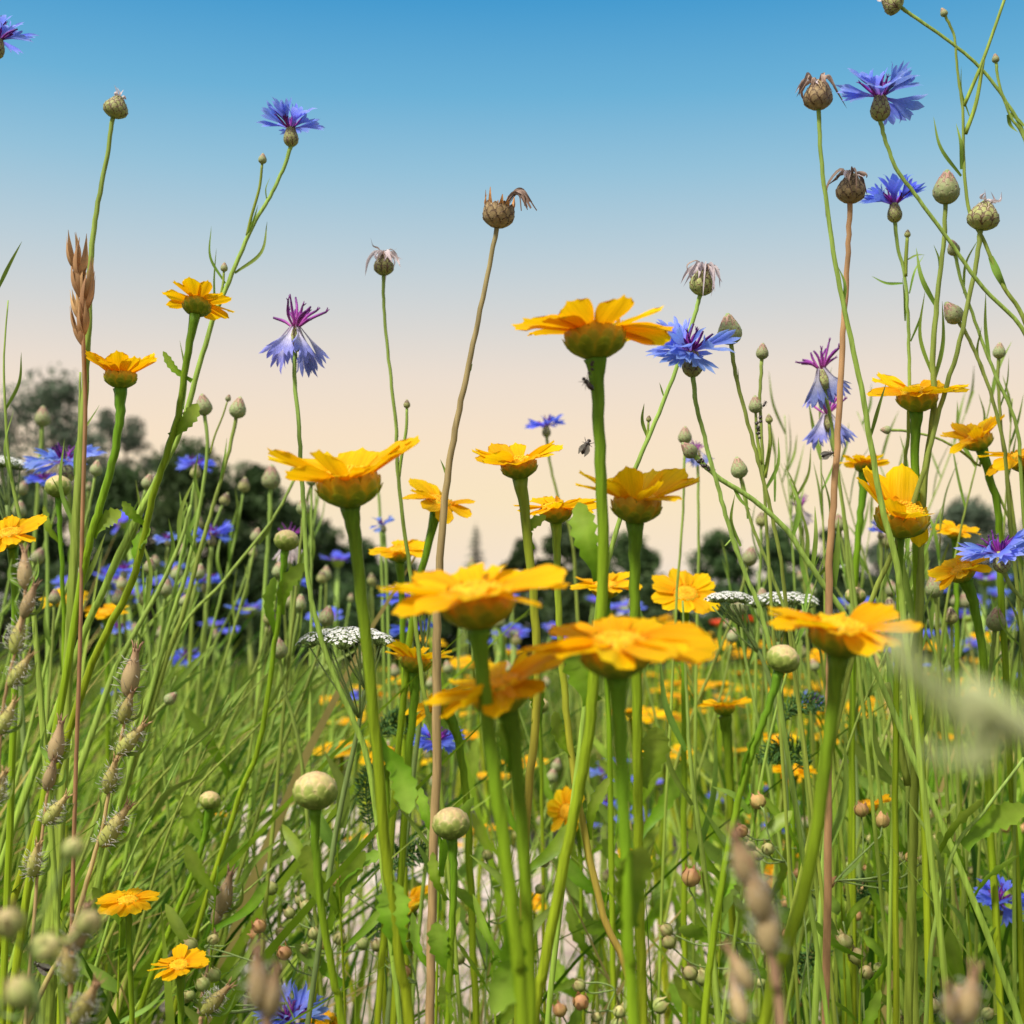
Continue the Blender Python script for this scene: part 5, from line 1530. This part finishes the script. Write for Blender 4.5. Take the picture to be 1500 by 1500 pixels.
def far_flower(kind, seed):
    """one small flower with its stem, height 1 m, flower width in metres"""
    r = random.Random(seed)
    mb = MB()
    h = 1.0
    tube(mb, spline([Vector((0, 0, 0)), Vector((r.uniform(-.03, .03), r.uniform(-.03, .03), h * .5)), Vector((0, 0, h))], 3), .0035, 5, None, 0)
    n = {'m': 12, 'c': 10, 'p': 5}[kind]
    rot = Matrix.Rotation(R((8, 22, 34, 46, -8)[seed % 5] if kind != 'p' else 10), 3, 'X')
    ctr = Vector((0, 0, h + .008))
    w = {'m': .027, 'c': .025, 'p': .030}[kind]
    for k in range(n):
        a = 6.283 * k / n + r.uniform(-.15, .15)
        e = R({'m': r.gauss(12, 9), 'c': r.gauss(30, 18), 'p': r.gauss(48, 8)}[kind])
        o = Vector((math.cos(a) * math.cos(e), math.sin(a) * math.cos(e), math.sin(e)))
        q = Vector((-math.sin(a), math.cos(a), 0))
        b = Vector((math.cos(a), math.sin(a), 0)) * w * .25 + Vector((0, 0, h + .010))
        ws = {'m': .28, 'c': .30, 'p': .8}[kind] * w
        pts = [b, b + o * w * .5, b + o * w * .9, b + o * w * 1.05]
        for i in range(3):
            w0 = (.5, .9, 1.0, .4)[i] * ws; w1 = (.5, .9, 1.0, .4)[i + 1] * ws
            mb.add([ctr + rot @ (v_ - ctr) for v_ in (pts[i] - q * w0, pts[i] + q * w0, pts[i + 1] + q * w1, pts[i + 1] - q * w1)], [(0, 1, 2, 3)], [i / 3, i / 3, (i + 1) / 3, (i + 1) / 3], 1)
    tube(mb, [Vector((0, 0, h - .008)), Vector((0, 0, h + .002)), Vector((0, 0, h + .012))], [.004, .35 * w, .42 * w], 9, [.1, .4, .6], 0)
    if kind == 'm':
        tube(mb, [ctr + rot @ Vector((0, 0, .002)), ctr + rot @ Vector((0, 0, .010))], [.4 * w, .15 * w], 9, [0, 0], 1)
    m = {'m': 'yellow', 'c': 'bluedeep', 'p': 'poppy'}[kind]
    return mb.mesh({'m': 'corn_marigold', 'c': 'cornflower', 'p': 'poppy'}[kind], [M['mstem'] if kind == 'm' else M['cstem'], M[m]])


FAR = {k: [far_flower(k, i) for i in range(5)] for k in 'mcp'}
NAMES = {'m': 'corn_marigold', 'c': 'cornflower', 'p': 'poppy'}


def far_patch(kind, n, xr, yr, dr, label, group, seed, dz=None):
    r = random.Random(seed)
    for i in range(n):
        d = dr[0] * (dr[1] / dr[0]) ** r.random()
        p = P(r.uniform(*xr), r.triangular(yr[0], yr[1], dz or (yr[0] + yr[1]) / 2), d)
        z = max(.12, p.z)
        o = link(NAMES[kind], FAR[kind][r.randrange(5)], None)
        o.location = (p.x, p.y, 0)
        s = r.uniform(.85, 1.25)
        o.scale = (s, s, z)
        o.rotation_euler = (r.uniform(-.12, .12), r.uniform(-.12, .12), r.uniform(-.9, .9))
        tag(o, label, 'flower', group)


r_ = random.Random(77)
far_patch('m', 80, (935, 1225), (898, 1090), (3.4, 7.5), 'small blurred yellow marigold in the far yellow patch of the meadow', 'marigolds of the far yellow patch', 21, 940)
for i in range(9):                                              # more wiry plants, each with its own spray of capsules
    x = r_.uniform(380, 1450); y = r_.uniform(1220, 1430); d = r_.uniform(.95, 1.5)
    st = [(x, y), (x + r_.uniform(-15, 15), y + 40), (x + r_.uniform(-30, 30), y + 80), (x + r_.uniform(-40, 40), y + 150), (x + r_.uniform(-40, 40), y + 260)]
    cs = [(x + r_.gauss(0, 42), y + r_.uniform(-30, 70), r_.uniform(12, 19) / d, 'capo' if r_.random() < .35 else 'capg') for k in range(7)]
    capsule_plant('thin wiry plant with a loose spray of round capsules low over the path', d, st, cs, 1.1, group='wiry capsule plants low over the path')
far_patch('m', 26, (930, 1330), (930, 1190), (1.7, 3.0), 'yellow marigold in the middle distance, between the sharp stems and the far yellow patch', 'marigolds of the middle distance', 31)
far_patch('m', 14, (480, 800), (950, 1330), (1.6, 3.0), 'yellow marigold in the middle distance behind the middle stems', 'middle distance marigolds behind the stems', 32)
far_patch('m', 26, (1215, 1500), (930, 1100), (2.6, 6.0), 'blurred yellow marigold far behind the crowded stems', 'far marigolds behind the crowded stems', 22)
far_patch('m', 18, (560, 760), (930, 1070), (3.0, 6.0), 'blurred yellow marigold far behind the blurred middle cluster', 'far marigolds behind the middle cluster', 23)
far_patch('m', 16, (1090, 1300), (1180, 1330), (2.2, 3.4), 'yellow marigold low at the far edge of the path', 'marigolds low at the path edge', 24)
far_patch('m', 10, (400, 560), (960, 1090), (3.4, 6.0), 'faint orange marigold far beyond the leaning grass', 'far marigolds beyond the grass', 25)
for i in range(30):                                             # pale slanting shoots in the leaning grass
    x = r_.uniform(150, 500); y = r_.uniform(960, 1230); d = r_.uniform(.9, 1.5); l = r_.uniform(60, 210)
    SEED[0] += 1
    lv = [('lin', x - l * t, y + 190 * t, x - l * t + r_.uniform(20, 90), y + 190 * t - r_.uniform(40, 110), r_.uniform(3, 6)) for t in (.15, .4, .7)]
    plant('cornflower_shoot', 'pale narrow-leaved shoot slanting out of the leaning grass', 'plant', d, [(x, y), (x - l * .45, y + 90), (x - l, y + 190), (x - l * 1.5, y + 330)], .8, 4.4 / d, None, 1, (0, 0), 'cstem', lv, (), 'shoots slanting in the leaning grass')
for i in range(26):                                             # fine crossing shoots of the thicket
    x = r_.uniform(1050, 1510); y = r_.uniform(560, 900); d = r_.uniform(.88, 1.35); l = r_.gauss(-10, 55)
    SEED[0] += 1
    lv = []
    for k in range(4):
        t = .12 + .2 * k + r_.uniform(-.05, .05)
        q = (x - l * t, y + 240 * t)
        lv.append(('lin', q[0], q[1], q[0] + r_.choice((-1, 1)) * r_.uniform(8, 34), q[1] - r_.uniform(50, 110), r_.uniform(2, 3.6) / d))
    plant('cornflower_shoot', 'thin narrow-leaved shoot crossing the crowded stems', 'plant', d, [(x, y), (x - l * .5, y + 120), (x - l, y + 240), (x - l * 1.5, y + 420)], 1.2 / d, 3.6 / d, None, 1, (0, 0), 'cstem', lv, (), 'shoots crossing in the crowded stems')
for i in range(70):                                             # leafy green shoots low between the stems
    x = r_.choice((r_.uniform(1050, 1500), r_.uniform(1050, 1500), r_.uniform(1050, 1500), r_.uniform(0, 380), r_.uniform(420, 1000))); y = r_.uniform(1080, 1430); d = r_.uniform(.8, 1.6); l = r_.gauss(0, 30)
    SEED[0] += 1
    lv = []
    for k in range(5):
        t = .05 + k * .19
        sg = 1 if k % 2 else -1
        lv.append((r_.choice(('mar', 'oval', 'lin')), x - l * t, y + 260 * t + 30, x - l * t + sg * r_.uniform(25, 80), y + 260 * t - r_.uniform(-10, 90), r_.uniform(5, 13)))
    plant('leafy_shoot', 'leafy green shoot low between the flower stems', 'plant', d, [(x, y), (x - l * .5, y + 120), (x - l, y + 260), (x - l * 1.3, y + 400)], 1.5, 4 / d, None, 1, (0, 0), 'mstem', lv, (), 'leafy shoots low between the stems')
far_patch('c', 30, (1225, 1500), (830, 1010), (2.0, 4.5), 'blurred blue cornflower in the hazy ranks near the picture edge', 'far cornflowers near the picture edge', 26)
far_patch('c', 15, (40, 440), (760, 960), (1.9, 3.2), 'blurred blue cornflower in the far ranks before the hedge', 'far cornflowers before the hedge', 27)
far_patch('c', 18, (640, 960), (850, 960), (2.4, 5.0), 'faint blue cornflower far behind the middle marigolds', 'far cornflowers behind the middle marigolds', 28)
far_patch('c', 14, (760, 1260), (1110, 1230), (2.2, 3.2), 'blue cornflower low in the shade beyond the path', 'cornflowers low beyond the path', 29)
for i, (x, y, d, lb) in enumerate([(1052, 918, 4.2, 'bright red poppy blurred below the yarrow'), (1032, 946, 4.4, 'orange-red poppy lower in the far yellow patch'), (1100, 912, 4.6, 'orange poppy nearest the single blurred marigold petal'),
                                   (1018, 975, 4.8, 'small orange poppy lowest in the far yellow patch')]):
    o = link('poppy', FAR['p'][i], None)
    p = P(x, y, d)
    o.location = (p.x, p.y, 0)
    o.scale = (.75, .75, p.z)
    tag(o, lb, 'flower')
